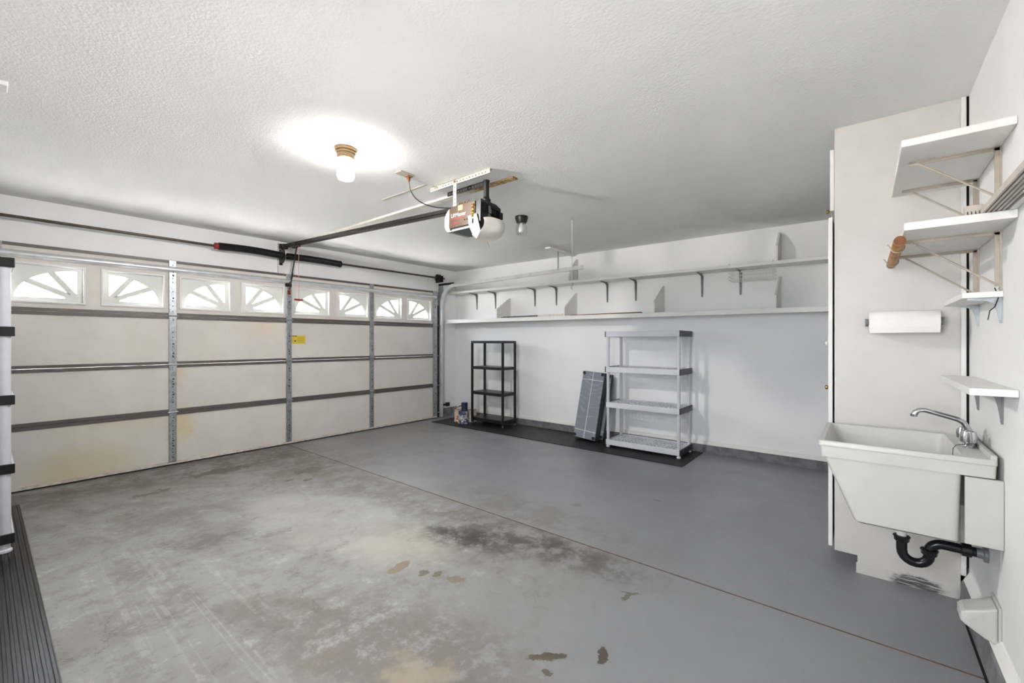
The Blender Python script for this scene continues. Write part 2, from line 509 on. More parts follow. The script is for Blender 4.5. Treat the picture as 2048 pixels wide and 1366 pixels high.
# ------------------------------------------------------------------ structure
JY = 2.491
m = MB()
m.box(-0.30, W + 0.2, Y0 - 0.2, JY - 0.0065, -0.15, 0.0)
m.box(-0.30, W + 0.2, JY + 0.0065, D + 0.2, -0.15, 0.0)
m.box(-0.30, W + 0.2, JY - 0.0065, JY + 0.0065, -0.15, -0.012)
fl = m.build('floor', 'floor_worn', kind='structure')
fl.data.materials.append(M['floor_clean'])
for p in fl.data.polygons:
    if p.center.y > JY + 0.01: p.material_index = 1
tag(fl, 'gray painted concrete floor with stains and a straight joint', 'floor')
jf = box(0.0, W - 0.05, JY - 0.0064, JY + 0.0064, -0.0119, -0.0015)
tag(jf.build('trim_1', 'joint_filler', kind='structure'), 'brown strip filling the floor joint', 'trim')
m = MB()
x0, x1, yy0, yy1 = -0.48, W + 0.5, Y0 - 1.9, D + 0.5  # left side runs past the wall as an added overhang that blocks sky
m.hexa([(x0, yy0, ceil_z(x0)), (x1, yy0, ceil_z(x1)), (x0, yy1, ceil_z(x0)), (x1, yy1, ceil_z(x1)), (x0, yy0, 2.85), (x1, yy0, 2.85), (x0, yy1, 2.85), (x1, yy1, 2.85)])
tag(m.build('ceiling', 'ceiling_paint', kind='structure'), 'white textured garage ceiling with an added overhang outside the left wall', 'ceiling')
tag(box(-0.75, W + 0.2, D, D + 0.2, -0.15, 2.75).build('wall_back', 'wall', kind='structure'), 'white back wall behind the long shelves', 'wall')
tag(box(W, W + 0.2, Y0 - 0.2, D + 0.2, -0.15, 2.75).build('wall_right', 'wall_dimmed', kind='structure'), 'white wall carrying the sink and small shelves', 'wall')
m = MB()
OX0, OX1, OZ0, OZ = 4.8, 5.6, 1.0, 2.0
m.plate(rect(-0.25, W + 0.2, -0.15, 2.75), [rect(OX0, OX1, OZ0, OZ)], 'xz', Y0 - 0.2, Y0)
def portal(loc, rot, sx, sy):
    """guides the renderer to the daylight behind an opening"""
    pd = bpy.data.lights.new('daylight_portal', 'AREA')
    pd.shape = 'RECTANGLE'; pd.size = sx; pd.size_y = sy
    pd.cycles.is_portal = True
    po = bpy.data.objects.new('daylight_portal', pd)
    COL.objects.link(po); po.location = loc; po.rotation_euler = rot
portal(((OX0 + OX1) / 2, Y0 - 0.15, (OZ0 + OZ) / 2), (PI / 2, 0, 0), OX1 - OX0, OZ - OZ0)
portal((-0.06, 2.52, 1.853), (PI / 2, 0, -PI / 2), 4.75, 0.345)
wn = thing('added_window', 'added daylight window in the left wall, outside the view', 'window', ((OX0 + OX1) / 2, Y0, OZ0), kind='structure')  # unseen window, added to let fill daylight into the room
MB().plate(rect(OX0 - 0.04, OX1 + 0.04, OZ0 - 0.04, OZ + 0.04), [rect(OX0 + 0.03, OX1 - 0.03, OZ0 + 0.03, OZ - 0.03)], 'xz', Y0 - 0.08, Y0 + 0.012).build('window_frame', 'white_paint', wn)
box(OX0 + 0.02, OX1 - 0.02, Y0 - 0.05, Y0 - 0.045, OZ0 + 0.02, OZ - 0.02).build('pane', 'pane_glass', wn)
tag(m.build('wall_left', 'wall', kind='structure'), 'white wall behind the tall shelf with black bands', 'wall')
m = MB()
m.plate(rect(Y0 - 0.2, D + 0.2, -0.15, 2.75), [rect(0.12, 4.93, -0.02, 2.15)], 'yz', WX - 0.2, WX)
tag(m.build('wall_front', 'wall', kind='structure'), 'white wall around the garage door', 'wall')
# header sheathing with a thin seam under the ceiling
m = MB()
m.box(WX, WX + 0.012, Y0, 2.388, 2.20, 2.552)
m.box(WX, WX + 0.012, 2.60, 4.83, 2.20, 2.552)
m.box(WX, WX + 0.012, 4.834, D, 2.20, 2.56)
tag(m.build('trim_2', 'wall', kind='structure'), 'white sheathing board above the garage door', 'trim')
tag(box(WX, WX + 0.03, 2.392, 2.596, 2.19, 2.585).build('trim_3', 'white_paint', kind='structure'), 'white mounting pad above the middle of the door', 'trim')
# curbs
m = MB()
m.prism([(5.46, -0.0), (D, 0.0), (D, 0.13), (D - 0.01, 0.128), (5.470, 0.09), (5.462, 0.086)], 'yz', 0.0, 5.6)
tag(m.build('baseboard_back', 'curb_paint', kind='structure'), 'gray painted concrete curb along the back wall', 'curb')
m = MB()
m.prism([(D - 0.035, 0.094), (D, 0.094), (D, 0.135), (D - 0.012, 0.132)], 'yz', 0.0, 5.6)
tag(m.build('trim_4', 'white_paint', kind='structure'), 'white sill line above the back curb', 'trim')
m = MB()
m.prism([(6.133, 0.0), (W, 0.0), (W, 0.125), (6.147, 0.12), (6.140, 0.11)], 'xz', Y0, 3.14)
tag(m.build('baseboard_right', 'curb_paint', kind='structure'), 'cracked gray curb below the vent hood', 'curb')
m = MB()
m.prism([(6.147, 0.12), (W, 0.12), (W, 0.165), (6.166, 0.16)], 'xz', Y0, 3.14)
tag(m.build('trim_5', 'white_paint', kind='structure'), 'white sloping sill above the cracked curb', 'trim')
tag(box(WX, 0.0, 5.06, D, 0, 0.14).build('baseboard_front', 'curb_paint', kind='structure'), 'short gray curb between garage door and back corner', 'curb')
tag(box(6.124, 6.136, Y0, 3.13, -0.01, 0.0025).build('trim_8', 'gap_dark', kind='structure'), 'black gap between floor and cracked curb', 'trim')
# outside
tag(box(-0.3, 16, -22, Y0 - 0.2, -0.4, -0.05).build('bounce_yard', 'yard', kind='structure'), 'unseen gravel yard bouncing daylight through the added window', 'yard')  # unseen ground, toned to bounce sunlight onto the ceiling
tag(box(-9, -0.3, -22, 20, -0.4, -0.05).build('driveway', 'driveway', kind='structure'), 'sunlit pale concrete driveway outside the door', 'driveway')
m = MB()
nx, ny = 16, 40
vs = []
for i in range(nx + 1):
    for j in range(ny + 1):
        x = -9 - 16 * i / nx
        vs.append((x, -16 + 38 * j / ny, -0.1 + 0.13 * (-9 - x) + random.uniform(-0.15, 0.15) * (i > 0)))
m.add(vs, [(i * (ny + 1) + j, i * (ny + 1) + j + 1, (i + 1) * (ny + 1) + j + 1, (i + 1) * (ny + 1) + j) for i in range(nx) for j in range(ny)])
tag(m.build('hillside', 'hillside', kind='structure', smooth=True), 'pale gravel slope seen through the door windows', 'hillside')

# ------------------------------------------------------------------ garage door
door = thing('door_1', 'white sectional garage door with sunburst windows and metal stiles', 'garage door', (0, 2.52, 0), kind='structure')
ST = [0.08, 1.30, 2.508, 3.717, 4.955]       # stile centres
JZ = [0.57, 1.08, 1.60]                      # section joints
TOPZ = 2.185
zb = [0.035] + JZ + [2.165]
# solid panels
for r in range(3):
    for c in range(4):
        box(-0.045, 0.0, ST[c] + 0.001, ST[c + 1] - 0.001, zb[r] + 0.001, zb[r + 1] - 0.001).build('panel', 'door_skin', door)
# window panels, sunburst frames and panes
def fan(cy, cz, sgn):
    """three wedge openings of a quarter sunburst around (cy, cz); sgn=-1 opens towards smaller y"""
    RY, RZ, ry, rz = 0.395, 0.262, 0.088, 0.056
    wedges = []
    bar = 0.023
    angs = [0, 0.62, 1.12, PI / 2]                  # angles in the (scaled) ellipse plane
    for k in range(3):
        a0, a1 = angs[k], angs[k + 1]
        def edge(a, side):
            # offset line parallel to the spoke
            d = Vector((RY * math.cos(a), RZ * math.sin(a))); d.normalize()
            nrm = Vector((-d.y, d.x)) * side
            off = nrm * (bar if 0 < a < PI / 2 - 1e-6 else 0.004)
            def hit(A, B):
                # distance along the spoke to the ellipse A,B
                px, py = off.x, off.y
                qa = (d.x / A) ** 2 + (d.y / B) ** 2
                qb = 2 * (px * d.x / A ** 2 + py * d.y / B ** 2)
                qc = (px / A) ** 2 + (py / B) ** 2 - 1
                s = (-qb + math.sqrt(max(0, qb * qb - 4 * qa * qc))) / (2 * qa)
                return off + d * s
            return hit(ry, rz), hit(RY, RZ)
        i0, o0 = edge(a0, 1); i1, o1 = edge(a1, -1)
        t0 = math.atan2(o0.y / RZ, o0.x / RY); t1 = math.atan2(o1.y / RZ, o1.x / RY)
        pts = [i0] + [Vector((RY * math.cos(t0 + (t1 - t0) * q / 8), RZ * math.sin(t0 + (t1 - t0) * q / 8))) for q in range(9)] + [i1]
        wedges.append([(cy + sgn * p.x, cz + p.y) for p in pts])
    return wedges
for c in range(4):
    s = ST[c]
    wins = [(s + 0.06, s + 0.556), (s + 0.658, s + 1.156)]
    m = MB()
    m.plate(rect(s + 0.001, ST[c + 1] - 0.001, JZ[2] + 0.001, 2.165), [rect(a + 0.012, b - 0.012, 1.684, 2.022) for a, b in wins], 'yz', -0.045, 0.0)
    m.build('panel', 'door_skin', door)
    for k, (a, b) in enumerate(wins):
        fr = MB().plate(rect(a, b, 1.672, 2.034), [rect(a + 0.020, b - 0.020, 1.692, 2.014)], 'yz', -0.03, 0.012).build('window_frame', 'white_paint', door, bevel=0.004)
        if k == 0: hs = fan(b - 0.056, 1.722, -1)
        else: hs = fan(a + 0.056, 1.722, 1)
        MB().plate(rect(a + 0.018, b - 0.018, 1.690, 2.016), hs, 'yz', -0.026, -0.018).build('sunburst_insert', 'insert_plastic', fr)
        box(-0.036, -0.033, a + 0.013, b - 0.013, 1.685, 2.021).build('pane', 'pane_glass', fr)
# dark rails at the joints, in spans between the stiles
for J in JZ:
    for c in range(4):
        a, b = ST[c] + (0.036), ST[c + 1] - 0.036
        m = MB().box(0, 0.013, a, b, J + 0.0015, J + 0.031).box(0, 0.013, a, b, J - 0.031, J - 0.0015)
        m.build('rail', 'rail_gray', door)
for c in range(4):
    box(-0.045, 0.012, ST[c] + 0.036, ST[c + 1] - 0.036, 2.166, 2.192).build('top_rail', 'rail_gray', door)
# strut (hat section) under the top rail
m = MB().prism([(0.0, 2.062), (0.018, 2.066), (0.036, 2.082), (0.040, 2.098), (0.034, 2.112), (0.016, 2.126), (0.0, 2.13)], 'xz', ST[0], ST[4] + 0.02)
m.build('strut', 'galvanized_bright', door, smooth=True)
# stiles with rivets
for k, s in enumerate(ST):
    for r in range(4):
        z0, z1 = (zb[r], zb[r + 1]) if r < 3 else (JZ[2], 2.195)
        hw = 0.033 if k < 4 else 0.045
        st_o = box(0.0, 0.016, s - hw, s + hw, z0 + 0.002, z1 - 0.002).build('stile', 'galvanized', door, bevel=0.003)
        m = MB()
        z = z0 + 0.05
        while z < z1 - 0.04:
            m.lathe((0.0155, s, z), [(0.0055, 0), (0.0055, 0.0018), (0.003, 0.003)], 'x', 8)
            if random.random() < 0.3:
                m.lathe((0.0155, s + 0.004, z + 0.03), [(0.008, 0), (0.008, 0.004), (0.004, 0.007)], 'x', 8)
            z += random.choice((0.04, 0.055, 0.1))
        m.build('rivets', 'steel_dark', st_o, kind='stuff')
# hinges
hinge0 = None
for k, s in enumerate(ST):
    for J in JZ:
        if hinge0 is None:
            m = MB().prism([(s - 0.036, J - 0.002), (s + 0.036, J - 0.002), (s + 0.034, J + 0.02), (s + 0.012, J + 0.085), (s - 0.012, J + 0.085), (s - 0.034, J + 0.02)], 'yz', 0.017, 0.021)
            m.prism([(s - 0.036, J + 0.002), (s + 0.036, J + 0.002), (s + 0.034, J - 0.02), (s + 0.012, J - 0.085), (s - 0.012, J - 0.085), (s - 0.034, J - 0.02)], 'yz', 0.017, 0.021)
            m.tube([(0.026, s - 0.045, J), (0.026, s + 0.045, J)], 0.008, 8)
            for dz in (-0.05, -0.03, 0.03, 0.05):
                m.lathe((0.02, s, J + dz), [(0.007, 0), (0.007, 0.004), (0.003, 0.006)], 'x', 8)
            hinge0 = m.build('hinge', 'galvanized', door); h0 = (s, J)
        else:
            again(hinge0, door, (0, s - h0[0], J - h0[1]))
box(-0.045, 0.008, ST[0] - 0.03, ST[4] + 0.045, 0.012, 0.034).build('bottom_strip', 'board_worn', door, bevel=0.003)
MB().tube([(-0.02, ST[0] - 0.03, 0.009), (-0.02, ST[4] + 0.045, 0.009)], 0.009, 8).build('bottom_seal', 'rubber', door)
st = box(0.0, 0.0012, 2.55, 2.722, 1.295, 1.405).build('warning_sticker', 'yellow_label', door, label='yellow printed warning sticker')
m = MB().box(0.0012, 0.0016, 2.555, 2.615, 1.392, 1.401)
for q in range(9):
    m.box(0.0012, 0.0015, 2.62 + 0.0 * q, 2.62 + random.uniform(0.07, 0.098), 1.38 - 0.009 * q, 1.3815 - 0.009 * q)
m.prism([(2.575, 1.325), (2.605, 1.325), (2.59, 1.345)], 'yz', 0.0012, 0.0016)
m.build('printing', 'gap_dark', st)
# bracket the opener arm is bolted to
m = MB().box(0.016, 0.05, ST[2] - 0.04, ST[2] - 0.033, 2.03, 2.075).box(0.016, 0.022, ST[2] - 0.05, ST[2] + 0.03, 2.03, 2.075)
m.build('arm_bracket', 'steel_dark', door)
box(0.0165, 0.0175, ST[2] - 0.02, ST[2] + 0.018, 1.93, 1.985).build('red_sticker', 'red_paint', door)

# ------------------------------------------------------------------ torsion spring and shaft
ts = thing('torsion_spring', 'black torsion spring on its steel shaft above the garage door', 'door spring', (0.09, 2.42, 2.40))
SX, SZ = 0.09, 2.405
MB().tube([(SX, Y0 + 0.02, SZ - 0.004), (SX, 2.42, SZ), (SX, 5.10, SZ + 0.012)], 0.0135, 10).build('shaft', 'shaft_steel', ts, smooth=True)
def spring(y0, y1, sag):
    m = MB(); prof = []
    n = int((y1 - y0) / 0.0105)
    rings = []
    for i in range(n * 2 + 1):
        u = i / (n * 2); y = y0 + (y1 - y0) * u
        r = 0.040 + (0.0028 if i % 2 else 0.0)
        dz = sag * math.sin(u * PI)
        rings.append([(SX + r * math.cos(2 * PI * k / 14), y, SZ + dz + r * math.sin(2 * PI * k / 14)) for k in range(14)])
    return m.loft(rings)
spring(1.70, 2.385, 0.012).build('spring', 'spring_black', ts, smooth=True)
spring(2.45, 3.16, 0.008).build('spring', 'spring_black', ts, smooth=True)
MB().lathe((SX, 1.655, SZ), [(0.02, 0), (0.036, 0.008), (0.036, 0.03), (0.028, 0.05)], 'y', 16).build('winding_cone', 'red_paint', ts, smooth=True)
MB().lathe((SX, 3.155, SZ), [(0.046, 0), (0.046, 0.016), (0.03, 0.03)], 'y', 16).build('winding_cone', 'spring_black', ts, smooth=True)
m = MB().plate([(-0.02, 2.47), (0.06, 2.50), (0.12, 2.46), (0.135, 2.40), (0.12, 2.345), (0.08, 2.315), (-0.02, 2.33)], [], 'xz', 2.40, 2.412)
m.box(WX + 0.03, WX + 0.036, 2.40, 2.44, 2.30, 2.50)
m.build('center_bearing', 'steel_dark', ts)
for yd, s in ((4.965, 1), (0.03, -1)):
    m = MB().lathe((SX, yd - 0.035, SZ + 0.01 * s), [(0.03, 0), (0.062, 0.004), (0.056, 0.012), (0.052, 0.02), (0.056, 0.04), (0.064, 0.052), (0.045, 0.062), (0.025, 0.068)], 'y', 20)
    m.build('cable_drum', 'steel_dark', ts, smooth=True)
    m = MB().box(WX + 0.012, 0.15, yd + 0.05 * s - 0.003, yd + 0.05 * s + 0.003, SZ - 0.06, SZ + 0.05)
    m.build('end_bearing', 'steel_dark', ts)

# ------------------------------------------------------------------ tracks
def track(ytr, s, label):
    t = thing('door_track', label, 'door track', (0.05, ytr, 0), 'curved door tracks')
    # C channel swept along the path: profile offsets (normal n, lateral y)
    path = [(0.055, 0.02), (0.055, 1.0), (0.06, 1.95)]
    path += arc(0.06 + 0.33, 1.95, 0.33, PI, PI / 2, 12)[1:]
    path += [(1.4, 2.29), (2.86, 2.315)]
    prof = [(-0.026, 0.03 * s), (-0.026, -0.004 * s), (0.026, -0.004 * s), (0.026, 0.03 * s), (0.018, 0.03 * s), (0.018, 0.006 * s), (-0.018, 0.006 * s), (-0.018, 0.03 * s)]
    rings = []
    for i, p in enumerate(path):
        a = path[max(i - 1, 0)]; b = path[min(i + 1, len(path) - 1)]
        d = Vector((b[0] - a[0], b[1] - a[1])).normalized(); n = Vector((-d.y, d.x))
        rings.append([(p[0] + n.x * u, ytr + v, p[1] + n.y * u) for u, v in prof])
    MB().loft(rings).build('channel', 'galvanized_bright', t)
    box(WX, 0.085, ytr + 0.03 * s - 0.002, ytr + 0.03 * s + 0.002, 0.0, 2.30).build('wall_angle', 'galvanized', t)
    m = MB().box(0.0, 0.012, ytr - 0.03, ytr - 0.012, 0.02, 1.95) if s > 0 else MB().box(0.0, 0.012, ytr + 0.012, ytr + 0.03, 0.02, 1.95)
    m.build('weather_strip', 'rubber', t)
    box(WX + 0.012, 0.35, ytr + 0.034 * s - 0.002, ytr + 0.034 * s + 0.002, 2.30, 2.335).build('flag_bracket', 'steel_dark', t)
    for J in (0.1,) + tuple(JZ) + (2.05,):
        MB().tube([(0.03, ytr - 0.05 * s, J), (0.055, ytr - 0.03 * s, J), (0.055, ytr + 0.012 * s, J)], 0.0055, 8).build('roller_stem', 'galvanized', t)
        MB().lathe((0.055, ytr + 0.006 * s, J), [(0.017, 0), (0.019, 0.006 * s), (0.017, 0.012 * s)], 'y', 14).build('roller', 'black_plastic', t)
    return t
track(5.045, 1, 'galvanized curved door track beside the back wall')
track(-0.02, -1, 'galvanized door track behind the banded shelf unit')
# boards on the ceiling that the tracks hang from
for ya, yb, ys, label in ((4.80, 5.48, 5.045, 'white board and strap holding the door track near the back wall'), (-0.40, 0.085, -0.02, 'white board on the ceiling above the banded shelf unit')):
    t = thing('track_hanger', label, 'hanger', (2.47, ys, ceil_z(2.47)), 'track hangers')
    zc = ceil_z(2.47)
    box(2.425, 2.515, ya, yb, zc - 0.022, zc + 0.002).build('board', 'white_paint', t, bevel=0.004)
    m = MB().plate(rect(ys - 0.016, ys + 0.016, 2.31, zc - 0.021), [ngon((ys, 2.34 + 0.032 * i), 0.0065, 6) for i in range(8)], 'yz', 2.472, 2.476)
    m.build('strap', 'galvanized', t)
    m = MB(); 
    for i in range(22):
        pass
    m.tube([(2.46 + 0.011 * math.cos(i * 0.9), ys + 0.02 + 0.011 * math.sin(i * 0.9), zc - 0.025 - i * 0.0032) for i in range(60)], 0.003, 5).build('coil', 'cord_white', t)
# safety sensor
t = thing('photo_sensor', 'small black safety sensor low beside the garage door', 'sensor', (0.15, 5.15, 0.2))
MB().box(0.06, 0.075, 5.08, 5.19, 0.205, 0.24).build('bracket', 'steel_dark', t)
m = MB().box(0.075, 0.12, 5.135, 5.20, 0.195, 0.26).build('housing', 'black_plastic', t, bevel=0.004)
MB().lathe((0.09, 5.135, 0.228), [(0.016, 0), (0.016, -0.006), (0.008, -0.008)], 'y', 12).build('lens', 'navy_plastic', t)

# ------------------------------------------------------------------ opener
RY = 2.43
op = thing('garage_opener', 'ceiling garage door opener with brown motor housing and long black rail', 'door opener', (3.38, 2.43, 2.2))
# T-rail, sloping gently to the motor
def rail_z(x): return 2.535 - 0.046 * x
m = MB()
for a, b, c, d in ((-0.004, 0.004, -0.028, 0.028), (-0.02, 0.02, -0.006, 0.004)):
    m.hexa([(0.0, RY + a, rail_z(0) + c), (3.22, RY + a, rail_z(3.22) + c), (0.0, RY + b, rail_z(0) + c), (3.22, RY + b, rail_z(3.22) + c),
            (0.0, RY + a, rail_z(0) + d), (3.22, RY + a, rail_z(3.22) + d), (0.0, RY + b, rail_z(0) + d), (3.22, RY + b, rail_z(3.22) + d)])
m.build('rail', 'steel_dark', op)
MB().tube([(0.08, RY + 0.012, rail_z(0) - 0.018), (3.2, RY + 0.012, rail_z(3.2) - 0.018)], 0.004, 6).build('chain', 'black_plastic', op)
MB().box(-0.02, 0.02, RY - 0.035, RY + 0.035, rail_z(0) - 0.03, rail_z(0) + 0.03).box(-0.02, 0.10, RY - 0.026, RY - 0.02, rail_z(0) - 0.022, rail_z(0) + 0.022).box(-0.02, 0.10, RY + 0.02, RY + 0.026, rail_z(0) - 0.022, rail_z(0) + 0.022).build('header_bracket', 'steel_dark', op)
MB().lathe((0.10, RY - 0.02, rail_z(0.1) - 0.01), [(0.028, 0), (0.03, 0.02), (0.028, 0.04)], 'y', 14).build('pulley', 'steel_dark', op)
tz = rail_z(0.38)
tr = MB().box(0.30, 0.46, RY - 0.022, RY + 0.022, tz - 0.045, tz - 0.006).box(0.34, 0.42, RY - 0.03, RY + 0.03, tz - 0.02, tz + 0.02).build('trolley', 'black_plastic', op, bevel=0.004)
m = MB()
armp = [(0.385, RY, tz - 0.035), (0.31, RY + 0.012, 2.28), (0.21, RY + 0.03, 2.12), (0.135, RY + 0.045, 1.985)]
def strap_bar(m, a, b, w, th):
    a, b = Vector(a), Vector(b); d = (b - a).normalized(); s = Vector((0, 1, 0)); n = d.cross(s).normalized(); s = n.cross(d)
    m.loft([[p + n * w / 2 + s * th / 2, p - n * w / 2 + s * th / 2, p - n * w / 2 - s * th / 2, p + n * w / 2 - s * th / 2] for p in (a, b)])
strap_bar(m, (0.39, RY + 0.005, tz - 0.03), (0.18, RY + 0.03, 2.10), 0.026, 0.006)
strap_bar(m, (0.225, RY + 0.031, 2.18), (0.10, RY + 0.046, 1.985), 0.026, 0.006)
m.build('arm', 'black_plastic', op)
strap_bar2 = MB(); strap_bar(strap_bar2, (0.17, RY + 0.034, 2.075), (0.055, RY + 0.045, 2.055), 0.022, 0.005)
strap_bar2.build('arm_link', 'black_plastic', op)
# motor housing (long axis along the rail): brown cover over a dark chassis
X0, X1, YA, YB, ZA, ZB = 3.235, 3.520, 2.315, 2.555, 2.205, 2.375
hs = MB().prism([(X0, ZA + 0.01), (X0 + 0.01, ZA), (X1, ZA), (X1, ZB - 0.006), (X1 - 0.01, ZB), (X0 + 0.02, ZB), (X0 + 0.004, ZB - 0.02)], 'xz', YA, YB).build('housing', 'brown_metal', op, bevel=0.004)
box(X0 + 0.02, X1 - 0.004, YA + 0.01, YB - 0.01, ZA - 0.022, ZA + 0.002).build('bottom_tray', 'dark_gray_metal', op, bevel=0.005)
box(X0, X1 + 0.01, YA - 0.001, YA + 0.012, ZA - 0.024, ZA - 0.016).build('tray_edge', 'lens_white', op)
# louvred right part of the brown cover
m = MB()
for q in range(4):
    m.lathe((X1 - 0.022, YA + 0.006, ZB - 0.035 - 0.026 * q), [(0.016, -0.011), (0.02, 0), (0.016, 0.011)], 'z', 12)
m.build('ribs', 'brass', hs, smooth=True)
m = MB()
for q in range(3):
    m.lathe((X0 + 0.175 + q * 0.026, YA + 0.002, ZA + 0.045), [(0.0055, 0), (0.0055, -0.005)], 'y', 8)
m.build('terminal_holes', 'gap_dark', hs, kind='stuff')
# mounting ear on top
m = MB().plate([(X0 + 0.06, ZB - 0.004), (X0 + 0.21, ZB - 0.004), (X0 + 0.185, ZB + 0.032), (X0 + 0.085, ZB + 0.032)], [ngon((X0 + 0.09 + 0.03 * q, ZB + 0.018), 0.005, 6) for q in range(4)], 'xz', YA + 0.03, YA + 0.035)
m.build('mounting_ear', 'brown_metal', op)
box(X0 + 0.105, X0 + 0.155, YA - 0.0016, YA - 0.0002, ZB - 0.046, ZB - 0.006).build('small_label', 'wood_strip', hs)
# black rear end with the light socket opening
m = MB().plate([(YA + 0.004, ZA + 0.01), (YA + 0.05, ZA - 0.02), (YB - 0.09, ZA - 0.045), (YB - 0.02, ZA - 0.02), (YB + 0.005, ZA + 0.06), (YB - 0.01, ZB - 0.02), (YB - 0.06, ZB), (YA + 0.01, ZB + 0.006)], [ngon((2.445, 2.262), 0.044, 18)], 'yz', X1, X1 + 0.05)
re_ = m.build('rear_plate', 'black_plastic', op, bevel=0.004)
m = MB()
for q in range(6):
    m.box(X1 + 0.05, X1 + 0.056, YA + 0.02, YA + 0.12 - 0.004 * q, ZB - 0.02 - 0.013 * q, ZB - 0.013 - 0.013 * q)
m.box(X1 + 0.05, X1 + 0.075, YB - 0.05, YB - 0.01, ZA + 0.06, ZB - 0.06).box(X1 + 0.05, X1 + 0.07, YB - 0.13, YB - 0.03, ZB - 0.05, ZB - 0.03)
m.build('rear_fins', 'spring_black', re_)
box(X1 + 0.0565, X1 + 0.058, YA + 0.085, YA + 0.115, ZB - 0.085, ZB - 0.03).build('small_label', 'bracket_gray', re_)
MB().lathe((X1 + 0.01, 2.445, 2.262), [(0.046, 0), (0.046, 0.004)], 'x', 20).build('reflector', 'lens_white', re_)
# light covers at both ends
def lens(xb, sgn, z_drop, tilt, name_mat):
    m = MB(); rings = []
    n = 10
    for i in range(n + 1):
        a = i / n * PI / 2
        dx = 0.085 * math.sin(a) * sgn
        zz = -0.115 * (1 - math.cos(a))
        wv = 0.115 - 0.035 * (i / n) ** 2
        rings.append((dx, zz, wv))
    vs, fs = [], []
    for th in (0.0, 0.005):
        for i, (dx, zz, wv) in enumerate(rings):
            for k in range(9):
                y = -wv + 2 * wv * k / 8
                bulge = 0.02 * (1 - (2 * k / 8 - 1) ** 2) * sgn
                vs.append((dx + bulge - th * sgn, y, zz - th * 0))
    m.M = Matrix.Translation((xb, 2.435, z_drop)) @ Matrix.Rotation(tilt, 4, 'Y')
    N = (n + 1) * 9
    for i in range(n):
        for k in range(8):
            a = i * 9 + k
            fs.append((a, a + 1, a + 10, a + 9)); fs.append((N + a, N + a + 9, N + a + 10, N + a + 1))
    m.add(vs, fs)
    return m
# door-end cover: closed, wraps the end of the housing
m = MB(); rings = []
for (dx, z0, z1) in ((0.002, ZA - 0.022, ZB - 0.004), (-0.03, ZA - 0.02, ZB - 0.025), (-0.055, ZA + 0.01, ZB - 0.06), (-0.062, ZA + 0.045, ZB - 0.09)):
    rings.append([(X0 + dx + 0.004, YA + 0.004, z0), (X0 + dx + 0.004, YB - 0.004, z0), (X0 + dx + 0.004, YB - 0.004, z1), (X0 + dx + 0.004, YA + 0.004, z1)])
m.loft(rings)
m.build('front_light_cover', 'lens_white', op, bevel=0.01, smooth=True)
# rear cover: swung down
def bowl():
    m = MB(); vs, fs = [], []
    n, kx = 12, 12
    for th in (0.0, 0.006):
        for i in range(n + 1):
            a = -0.15 + (PI * 0.62 + 0.15) * i / n
            for k in range(kx + 1):
                u = -1 + 2 * k / kx
                R = 0.115 - 0.03 * abs(u) ** 3 - th
                x = X1 - 0.01 + (R + 0.02) * math.sin(a) * 1.05
                z = 2.20 - R * 0.95 * math.cos(a) + 0.045 * (abs(u) ** 4) * 0
                vs.append((x, 2.425 + u * (0.118 - th), z))
    Nn = (n + 1) * (kx + 1)
    for i in range(n):
        for k in range(kx):
            a = i * (kx + 1) + k
            q = (a, a + 1, a + kx + 2, a + kx + 1)
            fs.append(q); fs.append(tuple(Nn + j for j in reversed(q)))
    # rim edges
    def edge(l):
        for p, q in zip(l, l[1:]): fs.append((p, q, Nn + q, Nn + p))
    edge([k for k in range(kx + 1)]); edge([n * (kx + 1) + k for k in range(kx + 1)])
    edge([i * (kx + 1) for i in range(n + 1)]); edge([i * (kx + 1) + kx for i in range(n + 1)])
    m.add(vs, fs)
    return m
rc = bowl().build('rear_light_cover', 'lens_frosted', op, smooth=True)
m = MB().prism([(X1 - 0.075, 2.268), (X1 + 0.02, 2.275), (X1 + 0.03, 2.24), (X1 + 0.06, 2.135), (X1 + 0.02, 2.085), (X1 - 0.02, 2.12), (X1 - 0.06, 2.19)], 'xz', YA - 0.006, YA - 0.001)
m.build('cover_side', 'lens_white', rc, bevel=0.002)
box(X1 - 0.025, X1 - 0.012, YA - 0.008, YA - 0.0055, 2.205, 2.24).build('cover_slot', 'gap_dark', rc)
MB().tube([(X1 + 0.04, 2.40, 2.08), (X1 + 0.055, 2.41, 2.05), (X1 + 0.06, 2.41, 2.03)], 0.0012, 5).build('antenna_wire', 'bracket_gray', op)
# capacitor on top of the rear end, with its black clamp ring
MB().lathe((X1 - 0.01, 2.45, ZB + 0.05), [(0.03, -0.05), (0.034, -0.03), (0.034, -0.012), (0.024, 0), (0.022, 0.012)], 'z', 16).build('pipe_clamp', 'black_plastic', op, smooth=True)
MB().lathe((X1 - 0.01, 2.45, ZB + 0.05), [(0.021, 0.005), (0.021, 0.12), (0.026, 0.122), (0.026, 0.135)], 'z', 14).build('rear_post', 'steel_dark', op, smooth=True)
def lettering(text, size, x, z, mat, name, shear=0.0, sx=1.0):
    cu = bpy.data.curves.new(name, 'FONT')
    cu.body = text; cu.size = size; cu.extrude = 0.0004; cu.shear = shear; cu.resolution_u = 3
    cu.materials.append(M[mat]); cu.offset = 0.0006
    tmp = bpy.data.objects.new(name, cu); COL.objects.link(tmp)
    bpy.context.view_layer.update()
    me = bpy.data.meshes.new_from_object(tmp.evaluated_get(bpy.context.evaluated_depsgraph_get()))
    bpy.data.objects.remove(tmp)
    o = bpy.data.objects.new(name, me); COL.objects.link(o)
    o.parent = hs
    o.location = Vector((x, YA - 0.0008, z)) - Vector(op.location)
    o.rotation_euler = (PI / 2, 0, 0); o.scale = (sx, 1, 1)
    return o
